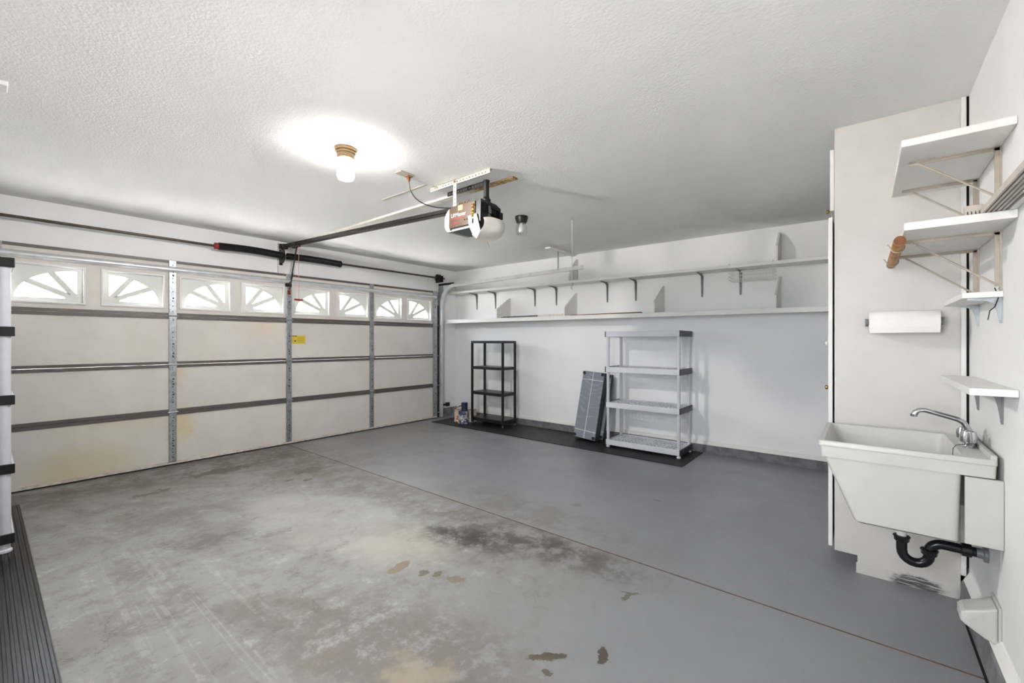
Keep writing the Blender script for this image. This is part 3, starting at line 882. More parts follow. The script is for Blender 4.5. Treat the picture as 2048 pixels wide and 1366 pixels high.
lettering('LiftMaster', 0.044, X0 + 0.024, ZB - 0.088, 'white_print', 'lettering', 0, 0.92)
lettering('PROFESSIONAL', 0.016, X0 + 0.026, ZB - 0.106, 'red_print', 'lettering', 0, 1.45)
lettering('1/2 HP', 0.026, X0 + 0.03, ZA + 0.026, 'red_print', 'lettering', 0.35, 1.1)
# straps that carry the motor
def angle_iron(m, x0, x1, y, z, w, plane_y=True, dirs=1, hole=0.006, step=0.033):
    n = int((x1 - x0 - 0.02) / step)
    m.plate(rect(x0, x1, z - w, z), [ngon((x0 + 0.022 + step * i, z - w * 0.55), hole, 6) for i in range(n)], 'xz', y, y + 0.0025)
    m.box(x0, x1, y, y + w * dirs if dirs > 0 else y, z - 0.0025, z) if dirs > 0 else m.box(x0, x1, y + w * dirs, y, z - 0.0025, z)
t = thing('perforated_bracket', 'white perforated angle iron on the ceiling above the opener', 'bracket', (3.31, 2.345, ceil_z(3.3)))
zc = ceil_z(3.3)
m = MB(); angle_iron(m, 2.985, 3.645, 2.34, zc, 0.034); m.build('ceiling_angle', 'cream_paint', t)
m = MB().plate(rect(3.262, 3.296, ZB + 0.004, zc - 0.006), [ngon((3.279, ZB + 0.03 + 0.031 * i), 0.0065, 6) for i in range(6)], 'xz', 2.336, 2.339)
m.build('strap', 'cream_paint', t)
MB().lathe((3.279, 2.336, zc - 0.018), [(0.008, 0), (0.008, -0.006)], 'y', 6).build('bolt', 'wood_dark_end', t)
t = thing('perforated_strap', 'black perforated strap bracing the rear of the opener', 'bracket', (3.3, 2.585, ceil_z(3.3) - 0.04))
m = MB().plate(rect(3.05, 3.50, zc - 0.052, zc - 0.016), [ngon((3.075 + 0.033 * i, zc - 0.034), 0.0075, 6) for i in range(13)], 'xz', 2.47, 2.473)
m.build('perforated_bar', 'steel_dark', t)
tag(box(0.0, 3.68, 2.565, 2.62, ceil_z(1.8) - 0.02, ceil_z(1.8) + 0.006).build('ceiling_batten', 'batten_wood', org=(1.8, 2.59, 2.58)), 'thin wooden batten on the ceiling over the opener rail', 'batten')
tag(box(2.42, 3.02, 2.262, 2.278, ceil_z(2.7) - 0.004, ceil_z(2.7) + 0.004).build('ceiling_strip', 'cream_paint', org=(2.7, 2.27, 2.59)), 'narrow tan strip on the ceiling near the outlet', 'strip')
# ceiling outlet, raceway, power cord
t = thing('ceiling_outlet', 'cream electrical outlet plate on the ceiling beside the lit lamp', 'outlet', (3.09, 2.04, ceil_z(3.09)))
zc = ceil_z(3.09)
box(3.03, 3.11, 1.955, 2.085, zc - 0.008, zc + 0.002).build('plate', 'cream_paint', t, bevel=0.003)
box(3.045, 3.095, 2.03, 2.075, zc - 0.014, zc - 0.007).build('socket_face', 'wood_strip', t, bevel=0.003)
tag(box(3.055, 3.08, 2.085, 2.36, ceil_z(3.07) - 0.014, ceil_z(3.07) + 0.002).build('raceway', 'white_paint', org=(3.07, 2.22, ceil_z(3.07))), 'white cable raceway from outlet to angle iron', 'raceway')
t = thing('power_cord', 'black power cord drooping from ceiling outlet to the opener', 'cord', (3.07, 2.05, zc))
MB().lathe((3.07, 2.055, zc - 0.014), [(0.014, 0), (0.013, -0.02), (0.006, -0.035)], 'z', 10).build('plug', 'wood_dark_end', t, smooth=True)
p0, p1, p2, p3 = Vector((3.07, 2.055, zc - 0.045)), Vector((3.05, 2.08, zc - 0.20)), Vector((3.12, 2.22, zc - 0.235)), Vector((3.30, 2.35, ZB - 0.005))
MB().tube([p0 * (1 - u) ** 3 + p1 * 3 * u * (1 - u) ** 2 + p2 * 3 * u * u * (1 - u) + p3 * u ** 3 for u in [i / 20 for i in range(21)]], 0.0042, 8).build('cable', 'black_plastic', t, smooth=True)
# release cord
t = thing('release_cord', 'pink emergency release cord with red handle hanging from the rail', 'cord', (0.47, 2.41, 2.0))
hx, hy = 0.475, 2.42
MB().tube([(hx, hy, rail_z(0.47) - 0.04), (hx, hy, 1.835)], 0.0028, 6).build('cord', 'cord_pink', t)
MB().lathe((hx - 0.0, hy - 0.055, 1.828), [(0.004, 0), (0.011, 0.008), (0.012, 0.06), (0.010, 0.095), (0.005, 0.11)], 'y', 12).build('handle', 'red_paint', t, smooth=True)
MB().lathe((hx, hy, rail_z(0.47) - 0.045), [(0.006, 0), (0.009, 0.012), (0.004, 0.02)], 'z', 8).build('knot', 'red_paint', t)

# ------------------------------------------------------------------ ceiling lamps
def lamp(x, y, base_mat, jar_mat, label, lit):
    zc = ceil_z(x)
    t = thing('ceiling_lamp', label, 'lamp', (x, y, zc))
    if lit:
        prof = [(0.070, 0.0), (0.072, -0.008), (0.068, -0.016), (0.058, -0.018), (0.062, -0.026), (0.060, -0.034), (0.054, -0.036), (0.055, -0.052), (0.050, -0.066), (0.046, -0.068)]
        jar = [(0.040, -0.060), (0.047, -0.072), (0.050, -0.085), (0.052, -0.12), (0.055, -0.165), (0.055, -0.182), (0.048, -0.197), (0.030, -0.205), (0.004, -0.207)]
    else:
        prof = [(0.064, 0.0), (0.066, -0.010), (0.064, -0.022), (0.056, -0.05), (0.050, -0.066), (0.044, -0.068)]
        jar = [(0.044, -0.062), (0.044, -0.076), (0.050, -0.088), (0.055, -0.11), (0.055, -0.165), (0.05, -0.182), (0.036, -0.188), (0.004, -0.184)]
    MB().lathe((x, y, zc), prof, 'z', 32).build('base', base_mat, t, smooth=True)
    j = MB().lathe((x, y, zc), jar, 'z', 32, caps=lit).build('jar', jar_mat, t, smooth=True)
    if not lit:
        MB().lathe((x, y, zc), [(0.014, -0.06), (0.016, -0.08), (0.028, -0.115), (0.030, -0.135), (0.020, -0.158), (0.004, -0.164)], 'z', 20).build('bulb', 'lens_frosted', t, smooth=True)
    if lit:
        # bulb with its heat-sink base up: full strength sideways and down, little towards the ceiling
        ld = bpy.data.lights.new('bulb_light', 'POINT')
        ld.energy = BULB_POWER; ld.shadow_soft_size = 0.045; ld.color = (1.0, 0.98, 0.955)
        ld.use_nodes = True
        nt = ld.node_tree
        em = nt.nodes['Emission']
        tc = nt.nodes.new('ShaderNodeTexCoord'); sp = nt.nodes.new('ShaderNodeSeparateXYZ'); mr = nt.nodes.new('ShaderNodeMapRange')
        mr.interpolation_type = 'SMOOTHSTEP'
        mr.inputs[1].default_value = 0.04; mr.inputs[2].default_value = 0.21; mr.inputs[3].default_value = 1.0; mr.inputs[4].default_value = 0.07
        nt.links.new(tc.outputs['Normal'], sp.inputs[0]); nt.links.new(sp.outputs[2], mr.inputs[0]); nt.links.new(mr.outputs[0], em.inputs[1])
        lo = bpy.data.objects.new('bulb_light', ld); COL.objects.link(lo)
        lo.location = (x, y, zc - 0.135)
    return t
lamp(3.115, 1.515, 'lamp_porcelain', 'lit_jar', 'lit ceiling lamp with glowing jar and brass base', True)
lamp(3.065, 3.46, 'black_plastic', 'jar_glass', 'unlit ceiling lamp with clear glass jar and black base', False)
# pull cord
t = thing('pull_cord', 'thin white pull cord with hook hanging from the ceiling', 'cord', (3.44, 3.82, ceil_z(3.44)))
MB().tube([(3.44, 3.82, ceil_z(3.44)), (3.44, 3.82, 1.93)], 0.0022, 6).build('cord', 'cord_white', t)
MB().tube([(3.44 + 0.010 * math.sin(i * 0.5), 3.82 + 0.004 * math.cos(i * .5), 1.93 - 0.0055 * i) for i in range(14)], 0.0028, 6).build('hook', 'bracket_gray', t)
MB().lathe((3.44, 3.82, ceil_z(3.44)), [(0.006, 0), (0.006, -0.01), (0.003, -0.018)], 'z', 8).build('eyelet', 'wood_strip', t)

# ------------------------------------------------------------------ long shelves on the back wall
def tilted_box(m, x0, x1, y0, y1, za0, zb0, za1, zb1):
    m.hexa([(x0, y0, za0), (x1, y0, za1), (x0, y1, za0), (x1, y1, za1), (x0, y0, zb0), (x1, y0, zb1), (x0, y1, zb0), (x1, y1, zb1)])
    return m
def lsz(x): return 1.700 - 0.0062 * x       # top of the lower shelf
def usz(x): return 2.198 - 0.0055 * x       # top of the upper shelf
ls = thing('wall_shelf', 'long white lower shelf with white gusset dividers on the back wall', 'shelf', (2.8, 5.3, 1.64))
tilted_box(MB(), 0.06, 6.15, 5.155, D, lsz(.06) - 0.02, lsz(.06), lsz(6.15) - 0.02, lsz(6.15)).build('board', 'white_paint', ls)
tilted_box(MB(), 0.06, 6.15, 5.135, 5.155, lsz(.06) - 0.058, lsz(.06) + 0.001, lsz(6.15) - 0.05, lsz(6.15) + 0.001).build('front_lip', 'white_paint', ls, bevel=0.003)
for x in (1.24, 2.50, 3.78, 5.05):
    MB().prism([(5.16, lsz(x) + 0.0005), (D, lsz(x) + 0.0005), (D, 2.03), (D - 0.03, 2.03), (5.16, 1.805 if x > 2 else 1.84)], 'yz', x - 0.009, x + 0.009).build('divider', 'white_paint', ls)
us = thing('wall_shelf', 'long white upper shelf on gray metal brackets near the ceiling', 'shelf', (2.8, 5.36, 2.16))
tilted_box(MB(), 0.06, 6.15, 5.235, D, usz(.06) - 0.035, usz(.06), usz(6.15) - 0.035, usz(6.15)).build('board', 'white_paint', us, bevel=0.002)
MB().prism([(5.25, usz(2.52) + 0.0005), (D, usz(2.52) + 0.0005), (D, 2.52), (D - 0.03, 2.52), (5.35, 2.41), (5.25, 2.24)], 'yz', 2.505, 2.525).build('divider', 'white_paint', us)
MB().prism([(5.24, usz(5.05) + 0.0005), (D, usz(5.05) + 0.0005), (D, 2.50), (D - 0.08, 2.50), (5.25, 2.33)], 'yz', 5.04, 5.06).build('divider', 'white_paint', us)
br0 = None
for x in (0.493, 0.925, 1.749, 2.15, 2.992, 3.405, 4.242, 4.66):
    zt = usz(x) - 0.0355
    if br0 is None:
        m = MB()
        # pressed bracket: wall leg tapering downwards, arm tapering outwards, rounded inner corner
        prof = [(D - 0.003, zt), (D - 0.003, zt - 0.272), (D - 0.010, zt - 0.272), (D - 0.022, zt - 0.12), (D - 0.032, zt - 0.05), (D - 0.055, zt - 0.026), (D - 0.11, zt - 0.015), (D - 0.205, zt - 0.008), (D - 0.205, zt)]
        m.prism(prof, 'yz', x - 0.004, x + 0.004)
        m.prism([(x - 0.016, zt - 0.02), (x + 0.016, zt - 0.02), (x + 0.010, zt - 0.272), (x, zt - 0.28), (x - 0.010, zt - 0.272)], 'xz', D - 0.006, D - 0.001)
        m.prism([(x - 0.014, D - 0.02), (x + 0.014, D - 0.02), (x + 0.008, D - 0.205), (x - 0.008, D - 0.205)], 'xy', zt - 0.004, zt)
        for zz in (0.06, 0.255):
            m.lathe((x, D - 0.006, zt - zz), [(0.006, 0), (0.004, -0.004)], 'y', 8)
        br0 = m.build('bracket', 'bracket_gray', us); b0 = (x, zt)
    else:
        again(br0, us, (x - b0[0], 0, zt - b0[1]))
# wire basket clipped under the upper shelf
m = MB()
bx0, bx1, by0, by1, bz0, bz1 = 4.60, 5.02, 5.20, 5.44, 2.00, 2.115
for z in (bz0, bz0 + 0.04, bz0 + 0.08, bz1):
    m.tube([(bx0, by0, z), (bx1, by0, z), (bx1, by1, z), (bx0, by1, z), (bx0, by0, z)], 0.002, 5)
for i in range(15):
    x = bx0 + (bx1 - bx0) * i / 14
    m.tube([(x, by0, bz1), (x, by0, bz0), (x, by1, bz0), (x, by1, bz1)], 0.0014, 4)
for y in (by0 + 0.06, by0 + 0.12, by0 + 0.18):
    m.tube([(bx0, y, bz1), (bx0, y, bz0), (bx1, y, bz0), (bx1, y, bz1)], 0.0014, 4)
for x in (bx0, bx1):
    m.tube([(x, by0, bz1), (x, by0 - 0.012, bz1 + 0.05), (x, by0 + 0.01, usz(x) + 0.006), (x, by1, usz(x) + 0.004)], 0.0028, 6)
tag(m.build('wire_basket', 'white_paint', org=(4.81, 5.32, 2.0), smooth=True), 'white wire basket hooked under the upper shelf', 'basket')
# loose boards lying on the lower shelf
sp = thing('slat_bundle', 'dark gray slats lying flat beside the first divider', 'slats', (1.5, 5.3, lsz(1.5)))
for k in range(3):
    m = MB(); m.M = Matrix.Translation((1.62, 5.25 + 0.07 * k, lsz(1.5) + 0.012 + 0.012 * (k % 2))) @ Matrix.Rotation(0.02 * k, 4, 'Z')
    m.box(-0.34, 0.30, -0.028, 0.028, -0.009, 0.009).build('slat', 'slat_gray_wood', sp)
tag(box(2.02, 2.475, 5.19, 5.28, lsz(2.2) + 0.0005, lsz(2.2) + 0.032).build('wooden_board', 'board_worn', org=(2.25, 5.23, lsz(2.2)), bevel=0.003), 'whitewashed board lying before the second divider', 'board')
tag(box(1.86, 2.02, 5.20, 5.27, lsz(1.95) + 0.0005, lsz(1.95) + 0.03).build('wooden_block', 'slat_gray_wood', org=(1.94, 5.23, lsz(1.95)), bevel=0.003), 'dark block between gray slats and whitewashed board', 'block')
tag(box(2.58, 3.60, 5.18, 5.24, lsz(3) + 0.004, lsz(3) + 0.014).build('wooden_lath', 'wood_dark_end', org=(3.1, 5.2, lsz(3))), 'long thin brown lath beyond the second divider', 'lath')

# ------------------------------------------------------------------ resin shelf units
def resin_unit(name, label, x0, x1, y0, y1, tops, th, pr, body, cap, post_mat, slots=True, foot=None, post_inset=0.03):
    t = thing(name, label, 'shelf unit', ((x0 + x1) / 2, (y0 + y1) / 2, 0))
    for z in tops:
        # deck with slots
        m = MB()
        xs = [x0 + 0.012, x0 + 0.06]; n = 36
        ax, bx_ = x0 + 0.06, x1 - 0.06
        for i in range(n):
            xs.append(ax + (bx_ - ax) * (i + 1) / n)
        xs.append(x1 - 0.012)
        dep = y1 - y0
        ys = [y0 + 0.011, y0 + 0.13 * dep, y0 + 0.24 * dep, y0 + 0.30 * dep, y0 + 0.41 * dep, y0 + 0.58 * dep, y0 + 0.69 * dep, y0 + 0.75 * dep, y0 + 0.86 * dep, y1 - 0.011]
        vs = [(x, y, z - 0.006) for y in ys for x in xs]
        nxs = len(xs); fs = []
        for j in range(len(ys) - 1):
            for i in range(nxs - 1):
                if slots and j in (1, 3, 5, 7) and 0 < i < nxs - 2 and i % 2 == 1 and not (i in (17, 18, 19)):
                    continue
                a = j * nxs + i
                fs.append((a, a + 1, a + nxs + 1, a + nxs))
        m.add(vs, fs)
        dk = sh = m.build('shelf', body, t)
        box(x0 + 0.012, x1 - 0.012, y0, y0 + 0.012, z - th, z).build('front_lip', body, sh, bevel=0.003)
        box(x0 + 0.012, x1 - 0.012, y1 - 0.012, y1, z - th, z).build('back_lip', body, sh, bevel=0.003)
        so = dk.modifiers.new('thickness', 'SOLIDIFY'); so.thickness = 0.01; so.offset = -1
        for xa, xb in ((x0, x0 + 0.014), (x1 - 0.014, x1)):
            box(xa, xb, y0 - 0.002, y1 + 0.002, z - th - 0.001, z + 0.001).build('end_cap', cap, sh, bevel=0.004)
    for x in (x0 + post_inset, x1 - post_inset):
        for y in (y0 + post_inset, y1 - post_inset):
            prof = []
            zs = [0.0] + sorted(tops)
            prof += [(pr * 1.25, 0.0), (pr * 1.25, 0.012), (pr * 0.95, 0.02)]
            for k in range(1, len(zs)):
                lo = zs[k - 1] + (0.02 if k == 1 else 0); hi = zs[k] - th
                if k > 1:
                    prof += [(pr * 1.0, lo + 0.001), (pr * 1.0, hi - 0.02), (pr * 1.12, hi)]
                prof += [(pr * 0.9, hi + 0.001), (pr * 0.9, zs[k] - 0.008)]
            MB().lathe((x, y, 0), prof, 'z', 16).build('post', post_mat, t, smooth=True)
    return t
resin_unit('shelf_unit', 'light gray four tier plastic shelf unit with dark end caps', 3.235, 4.165, 4.945, 5.375, [0.095, 0.56, 1.0, 1.44], 0.066, 0.019, 'shelf_gray', 'cap_charcoal', 'shelf_gray')
resin_unit('shelf_unit', 'tall white post shelf unit with black bands at the picture edge', 0.62, 1.62, -0.40, 0.135, [0.115, 0.55, 0.981, 1.41, 1.842], 0.058, 0.029, 'shelf_gray', 'black_plastic', 'shelf_gray', post_inset=0.042)
# black unit: square posts, solid shelves
t = thing('shelf_unit', 'small black four tier shelf unit beside the paint cans', 'shelf unit', (1.16, 5.17, 0))
bx0, bx1, by0, by1 = 0.825, 1.50, 5.01, 5.335
for i, (za, zb_) in enumerate(((0.055, 0.105), (0.472, 0.518), (0.876, 0.918), (1.288, 1.327))):
    m = MB().box(bx0, bx1, by0, by1, zb_ - 0.016, zb_)
    for a in ((bx0, bx1, by0, by0 + 0.008), (bx0, bx1, by1 - 0.008, by1), (bx0, bx0 + 0.008, by0, by1), (bx1 - 0.008, bx1, by0, by1)):
        m.box(*a, za, zb_ - 0.015)
    m.build('shelf', 'navy_plastic' if i == 3 else 'black_shelf_plastic', t, bevel=0.003)
for x in (bx0 + 0.014, bx1 - 0.014):
    for y in (by0 + 0.014, by1 - 0.014):
        m = MB().prism(ngon((x, y), 0.021, 8), 'xy', 0.03, 1.288)
        pz = m.build('post', 'black_shelf_plastic', t)
        MB().lathe((x, y, 0), [(0.018, 0), (0.018, 0.015), (0.012, 0.031)], 'z', 12).build('foot', 'dark_gray_metal', pz)

# ------------------------------------------------------------------ leaning gray panels (two, one behind the other)
def lean_panel(bl, br, height, lean, mat, label, thick, order):
    bl, br = Vector(bl), Vector(br)
    u = (br - bl).normalized(); wdt = (br - bl).length
    back = Vector((-u.y, u.x, 0))                       # horizontal, away from the viewer
    up = (Vector((0, 0, 1)) * math.cos(lean) + back * math.sin(lean)).normalized()
    n = u.cross(up).normalized()                        # faces the viewer
    mat4 = Matrix((u, up, n)).transposed().to_4x4(); mat4.translation = bl
    t = thing('plastic_panel', label, 'panel', tuple(bl), 'leaning plastic panels')
    def P():
        m = MB(); m.M = mat4; return m
    P().box(0, wdt, 0, height, -0.012, 0).build('face', 'panel_gray', t, bevel=0.003)
    m = P()
    m.box(0, wdt, 0, 0.012, -thick, -0.011).box(0, wdt, height - 0.012, height, -thick, -0.011).box(0, 0.012, 0, height, -thick, -0.011).box(wdt - 0.012, wdt, 0, height, -thick, -0.011)
    m.box(0.01, wdt - 0.01, 0.01, height - 0.01, -thick, -thick + 0.004)
    m.build('rim', 'panel_edge_charcoal', t)
    for a in ((wdt * 0.5 - 0.004, wdt * 0.5 + 0.004, 0, height), (0, wdt, height * 0.11, height * 0.11 + 0.008), (0, wdt, height * 0.87, height * 0.87 + 0.008)):
        P().box(a[0], a[1], a[2], a[3], -0.001, 0.0025).build('molded_line', 'shelf_gray', t)
    for a in (0.022, wdt - 0.022):
        for b in (0.028, height - 0.028):
            P().lathe((a, b, 0), [(0.021, -0.002), (0.021, 0.012), (0.012, 0.014)], 'z', 16).build('corner_socket', 'black_plastic', t, smooth=True)
    return t
lean_panel((2.70, 5.075, 0.045), (3.045, 5.025, 0.03), 0.90, 0.25, None, 'front gray plastic panel leaning against the back wall', 0.105, 0)
lean_panel((2.752, 5.19, 0.036), (3.097, 5.14, 0.036), 0.868, 0.25, None, 'rear gray plastic panel hidden behind the front one', 0.05, 1)

# ------------------------------------------------------------------ paint cans
def can(x, y, z, r, h, body, lid, label, handle=True):
    t = thing('paint_can', label, 'paint can', (x, y, z), 'paint cans by the black shelf')
    MB().lathe((x, y, z), [(r * 0.98, 0), (r, 0.004), (r, 0.008), (r * 0.97, 0.012), (r * 0.97, h - 0.012), (r, h - 0.008), (r, h)], 'z', 24).build('body', body, t, smooth=True)
    MB().lathe((x, y, z), [(r * 0.9, h - 0.004), (r * 0.9, h + 0.003), (r * 0.8, h + 0.003), (r * 0.78, h - 0.001)], 'z', 24).build('lid', lid, t, smooth=True)
    if handle:
        pts = [(x + r * 1.01 * math.cos(a), y - 0.02 - 0.05 * math.sin(a), z + h * 0.8 - 0.10 * math.sin(a)) for a in [PI * i / 12 for i in range(13)]]
        pts = [(px, y - math.sqrt(max(0, (r * 1.02) ** 2 - (px - x) ** 2)), pz) for px, py, pz in pts]
        MB().tube(pts, 0.0022, 5).build('wire_handle', 'bracket_gray', t)
    return t
MT = 0.009
can(0.745, 4.915, MT, 0.083, 0.195, 'can_label_blue', 'galvanized', 'front paint can with white and blue label')
can(0.575, 4.985, MT, 0.083, 0.195, 'can_label_orange', 'galvanized', 'paint can with cream and orange label')
can(0.735, 5.115, MT, 0.083, 0.19, 'board_worn', 'can_green', 'paint can with green lid behind the blue labelled can', False)
can(0.74, 4.945, MT + 0.199, 0.052, 0.13, 'can_blue', 'galvanized', 'small navy can stacked on top of the others', False)
t = thing('paint_brush', 'old paint brush lying across the orange labelled can', 'paint brush', (0.56, 4.98, MT + 0.2))
m = MB(); m.M = Matrix.Translation((0.565, 4.96, MT + 0.240)) @ Matrix.Rotation(0.5, 4, 'Z') @ Matrix.Rotation(-0.35, 4, 'Y')
m.lathe((0, 0, 0), [(0.006, -0.09), (0.012, -0.06), (0.009, -0.02), (0.014, 0.0)], 'x', 10); m.build('handle', 'wood_strip', t, smooth=True)
M2 = m.M; m = MB(); m.M = M2; m.box(0.0, 0.03, -0.024, 0.024, -0.008, 0.008); m.build('ferrule', 'galvanized', t)
m = MB(); m.M = M2; m.box(0.03, 0.085, -0.025, 0.025, -0.007, 0.007); m.build('bristles', 'wood_dark_end', t)

# ------------------------------------------------------------------ rubber mats
def ribbed(x0, x1, y0, y1, pitch, h, base):
    prof = [(y0, 0.0)]
    y = y0
    while y < y1 - pitch * 0.5:
        prof += [(y, base), (y + pitch * 0.22, base), (y + pitch * 0.32, base + h), (y + pitch * 0.68, base + h), (y + pitch * 0.78, base)]
        y += pitch
    prof += [(y1, base), (y1, 0.0)]
    m = MB()
    n = len(prof)
    vs = [(x0, p[0], p[1]) for p in prof] + [(x1, p[0], p[1]) for p in prof]
    fs = [(i, i + 1, n + i + 1, n + i) for i in range(n - 1)] + [(n - 1, 0, n, 2 * n - 1)]
    fs += [(i, i + 1, n - 1 if False else i + 1) for i in range(0)]
    m.add(vs, fs)
    return m
tag(ribbed(0.45, 6.0, -0.41, 0.20, 0.0255, 0.0035, 0.0045).build('rubber_mat', 'rubber', org=(3, -0.1, 0)), 'long ribbed black rubber mat under the banded shelf', 'mat', 'rubber floor mats')
tag(box(0.235, 3.02, 4.685, 5.42, 0.0003, 0.009).build('rubber_mat', 'rubber_flat', org=(1.6, 5.05, 0), bevel=0.002), 'black mat under the black shelf and paint cans', 'mat', 'rubber floor mats')
tag(box(3.024, 4.27, 4.675, 5.42, 0.0003, 0.0085).build('rubber_mat', 'rubber_flat', org=(3.6, 5.05, 0), bevel=0.002), 'black mat under the light gray shelf unit', 'mat', 'rubber floor mats')
for o in list(bpy.data.objects):
    if o.get('category') in ('shelf unit',) and o.name.startswith('shelf_unit'):
        o.location.z = 0.008 if o['label'].startswith('tall') else 0.009
    if o.name.startswith('plastic_panel'):
        o.location.z += 0.004

# ------------------------------------------------------------------ tall cabinet by the right wall
cb = thing('storage_cabinet', 'tall white built-in cabinet reaching from floor to ceiling', 'cabinet', (5.9, 3.9, 0))
CY0, CY1, CX0, CX1 = 3.18, 4.42, 5.622, 6.142
side = [(CX0, 0.098), (5.728, 0.098), (5.728, 0.0), (CX1, 0.0), (CX1, ceil_z(CX1) - 0.001), (CX0, ceil_z(CX0) - 0.001)]
MB().prism(side, 'xz', CY0, CY0 + 0.018).build('side_panel', 'cabinet_side', cb)
MB().prism(side, 'xz', CY1 - 0.018, CY1).build('side_panel', 'cabinet_paint', cb)
box(CX0, CX1, CY0 + 0.018, CY1 - 0.018, 0.098, 0.116).build('bottom_board', 'cabinet_paint', cb)
box(CX1 - 0.012, CX1, CY0 + 0.018, CY1 - 0.018, 0.116, 2.57).build('back_board', 'cabinet_paint', cb)
box(CX0, CX1 - 0.012, CY0 + 0.018, CY1 - 0.018, 2.08, 2.098).build('shelf', 'cabinet_paint', cb)
box(5.728, 5.74, CY0 + 0.018, CY1 - 0.018, 0.0, 0.098).build('toe_kick', 'cabinet_paint', cb)
box(CX0, CX0 + 0.018, CY0 + 0.018, CY1 - 0.018, 2.47, 2.57).build('top_rail', 'cabinet_paint', cb)
MB().prism([(5.722, 0.0), (6.13, 0.0), (6.13, 0.055), (5.722, 0.06)], 'xz', CY0 - 0.005, CY0).build('base_strip', 'cabinet_side', cb)
mid = (CY0 + CY1) / 2
for a, b, hinge_side in ((CY0 + 0.003, mid - 0.002, 1), (mid + 0.002, CY1 - 0.003, -1)):
    d = box(5.592, 5.613, a, b, 0.115, 2.062).build('door', 'white_paint', cb, bevel=0.003)
    ky = b - 0.06 if hinge_side > 0 else a + 0.06
    if hinge_side > 0: ky = 3.46
    for zk, mt in ((1.315, 'white_paint'), (1.03, 'brass')):
        MB().lathe((5.592, ky, zk), [(0.007, 0), (0.006, -0.012), (0.014, -0.02), (0.014, -0.028), (0.006, -0.032)], 'x', 14).build('knob', mt, d, smooth=True)
    d = box(5.600, 5.621, a, b, 2.10, 2.462).build('door', 'white_paint', cb, bevel=0.003)
    MB().lathe((5.600, 3.40 if hinge_side > 0 else a + 0.06, 2.15), [(0.006, 0), (0.005, -0.014), (0.013, -0.02), (0.013, -0.027), (0.005, -0.031)], 'x', 14).build('knob', 'brass', d, smooth=True)
tag(box(6.1425, 6.1615, 3.165, 3.195, 0.13, ceil_z(6.15) - 0.002).build('trim_6', 'white_paint', kind='structure', bevel=0.002), 'white filler strip between cabinet and right wall', 'trim')
tag(box(6.1620, W - 0.0005, 3.175, 3.25, 0.17, ceil_z(6.15) - 0.002).build('trim_7', 'gap_dark', kind='structure'), 'dark joint beside the cabinet', 'trim')

# ------------------------------------------------------------------ paper towel on the cabinet side
ty, tz_ = 3.108, 1.432
t = thing('towel_holder', 'gray plastic paper towel holder on the cabinet side', 'holder', (5.92, 3.15, tz_))
for x, s in ((5.768, -1), (6.068, 1)):
    MB().box(x - 0.003 + 0.004 * s, x + 0.003 + 0.004 * s, 3.095, 3.1795, tz_ - 0.02, tz_ + 0.02).build('arm', 'bracket_gray', t, bevel=0.002)
    MB().lathe((x + 0.004 * s, ty, tz_), [(0.018, 0), (0.018, -0.012 * s), (0.012, -0.016 * s)], 'x', 14).build('pin', 'bracket_gray', t)
t = thing('paper_towel', 'white paper towel roll in the holder on the cabinet', 'paper towel', (5.92, ty, tz_ - 0.06))
MB().lathe((5.778, ty, tz_), [(0.0195, 0), (0.0575, 0), (0.058, 0.002), (0.058, 0.278), (0.0575, 0.28), (0.0195, 0.28)], 'x', 40, caps=False).build('roll', 'paper', t, smooth=True)
MB().prism([(ty - 0.0585, tz_ + 0.01), (ty - 0.0575, tz_ + 0.01), (ty - 0.0565, tz_ - 0.03), (ty - 0.05, tz_ - 0.058), (ty - 0.051, tz_ - 0.06), (ty - 0.058, tz_ - 0.03)], 'yz', 5.78, 6.056).build('loose_sheet', 'paper', t)

# ------------------------------------------------------------------ small shelves on the right wall
def rod_bracket(sh, y, zt, xo, drop, mat, hook=False):
    m = MB()
    m.box(W - 0.006, W - 0.0005, y - 0.008, y + 0.008, zt - drop, zt - 0.0005)
    m.box(W - 0.020, W - 0.006, y - 0.0015, y + 0.0015, zt - drop + 0.02, zt - 0.002)
    m.box(xo, W - 0.006, y - 0.008, y + 0.008, zt - 0.004, zt - 0.0005)
    m.box(xo, W - 0.006, y - 0.0015, y + 0.0015, zt - 0.014, zt - 0.004)
    m.tube([(xo + 0.03, y, zt - 0.008), (W - 0.012, y, zt - drop + 0.025)], 0.0042, 8)
    for zz in (0.035, drop - 0.012):
        m.lathe((W - 0.006, y, zt - zz), [(0.005, 0), (0.003, -0.004)], 'x', 8)
    if hook:
        # loop that cups a rod in front of the shelf
        pts = [(xo + 0.01, y, zt - 0.006)] + [(xo - 0.012 + 0.0225 * math.cos(a), y, zt - 0.024 + 0.0225 * math.sin(a)) for a in [0.4 - i * 0.26 for i in range(14)]] + [(xo - 0.046, y, zt - 0.008)]
        m.tube(pts, 0.003, 6)
    return m.build('bracket', mat, sh)
s1 = thing('wall_shelf', 'topmost small white shelf above the sink on wire brackets', 'shelf', (6.02, 2.65, 2.085), 'small shelves above the sink')
box(5.870, W - 0.001, 2.275, 3.04, 2.085, 2.113).build('board', 'white_paint', s1, bevel=0.002)
for y in (2.50, 2.93): rod_bracket(s1, y, 2.085, 5.905, 0.22, 'bracket_beige')
s2 = thing('wall_shelf', 'second small white shelf above the sink with a wooden rod', 'shelf', (6.02, 2.65, 1.756), 'small shelves above the sink')
box(5.878, W - 0.001, 2.265, 3.025, 1.756, 1.786).build('board', 'white_paint', s2, bevel=0.002)
for y in (2.50, 2.93): rod_bracket(s2, y, 1.756, 5.882, 0.235, 'bracket_beige', True)
t = thing('wooden_rod', 'short wooden closet rod under the second shelf', 'rod', (5.868, 2.7, 1.71))
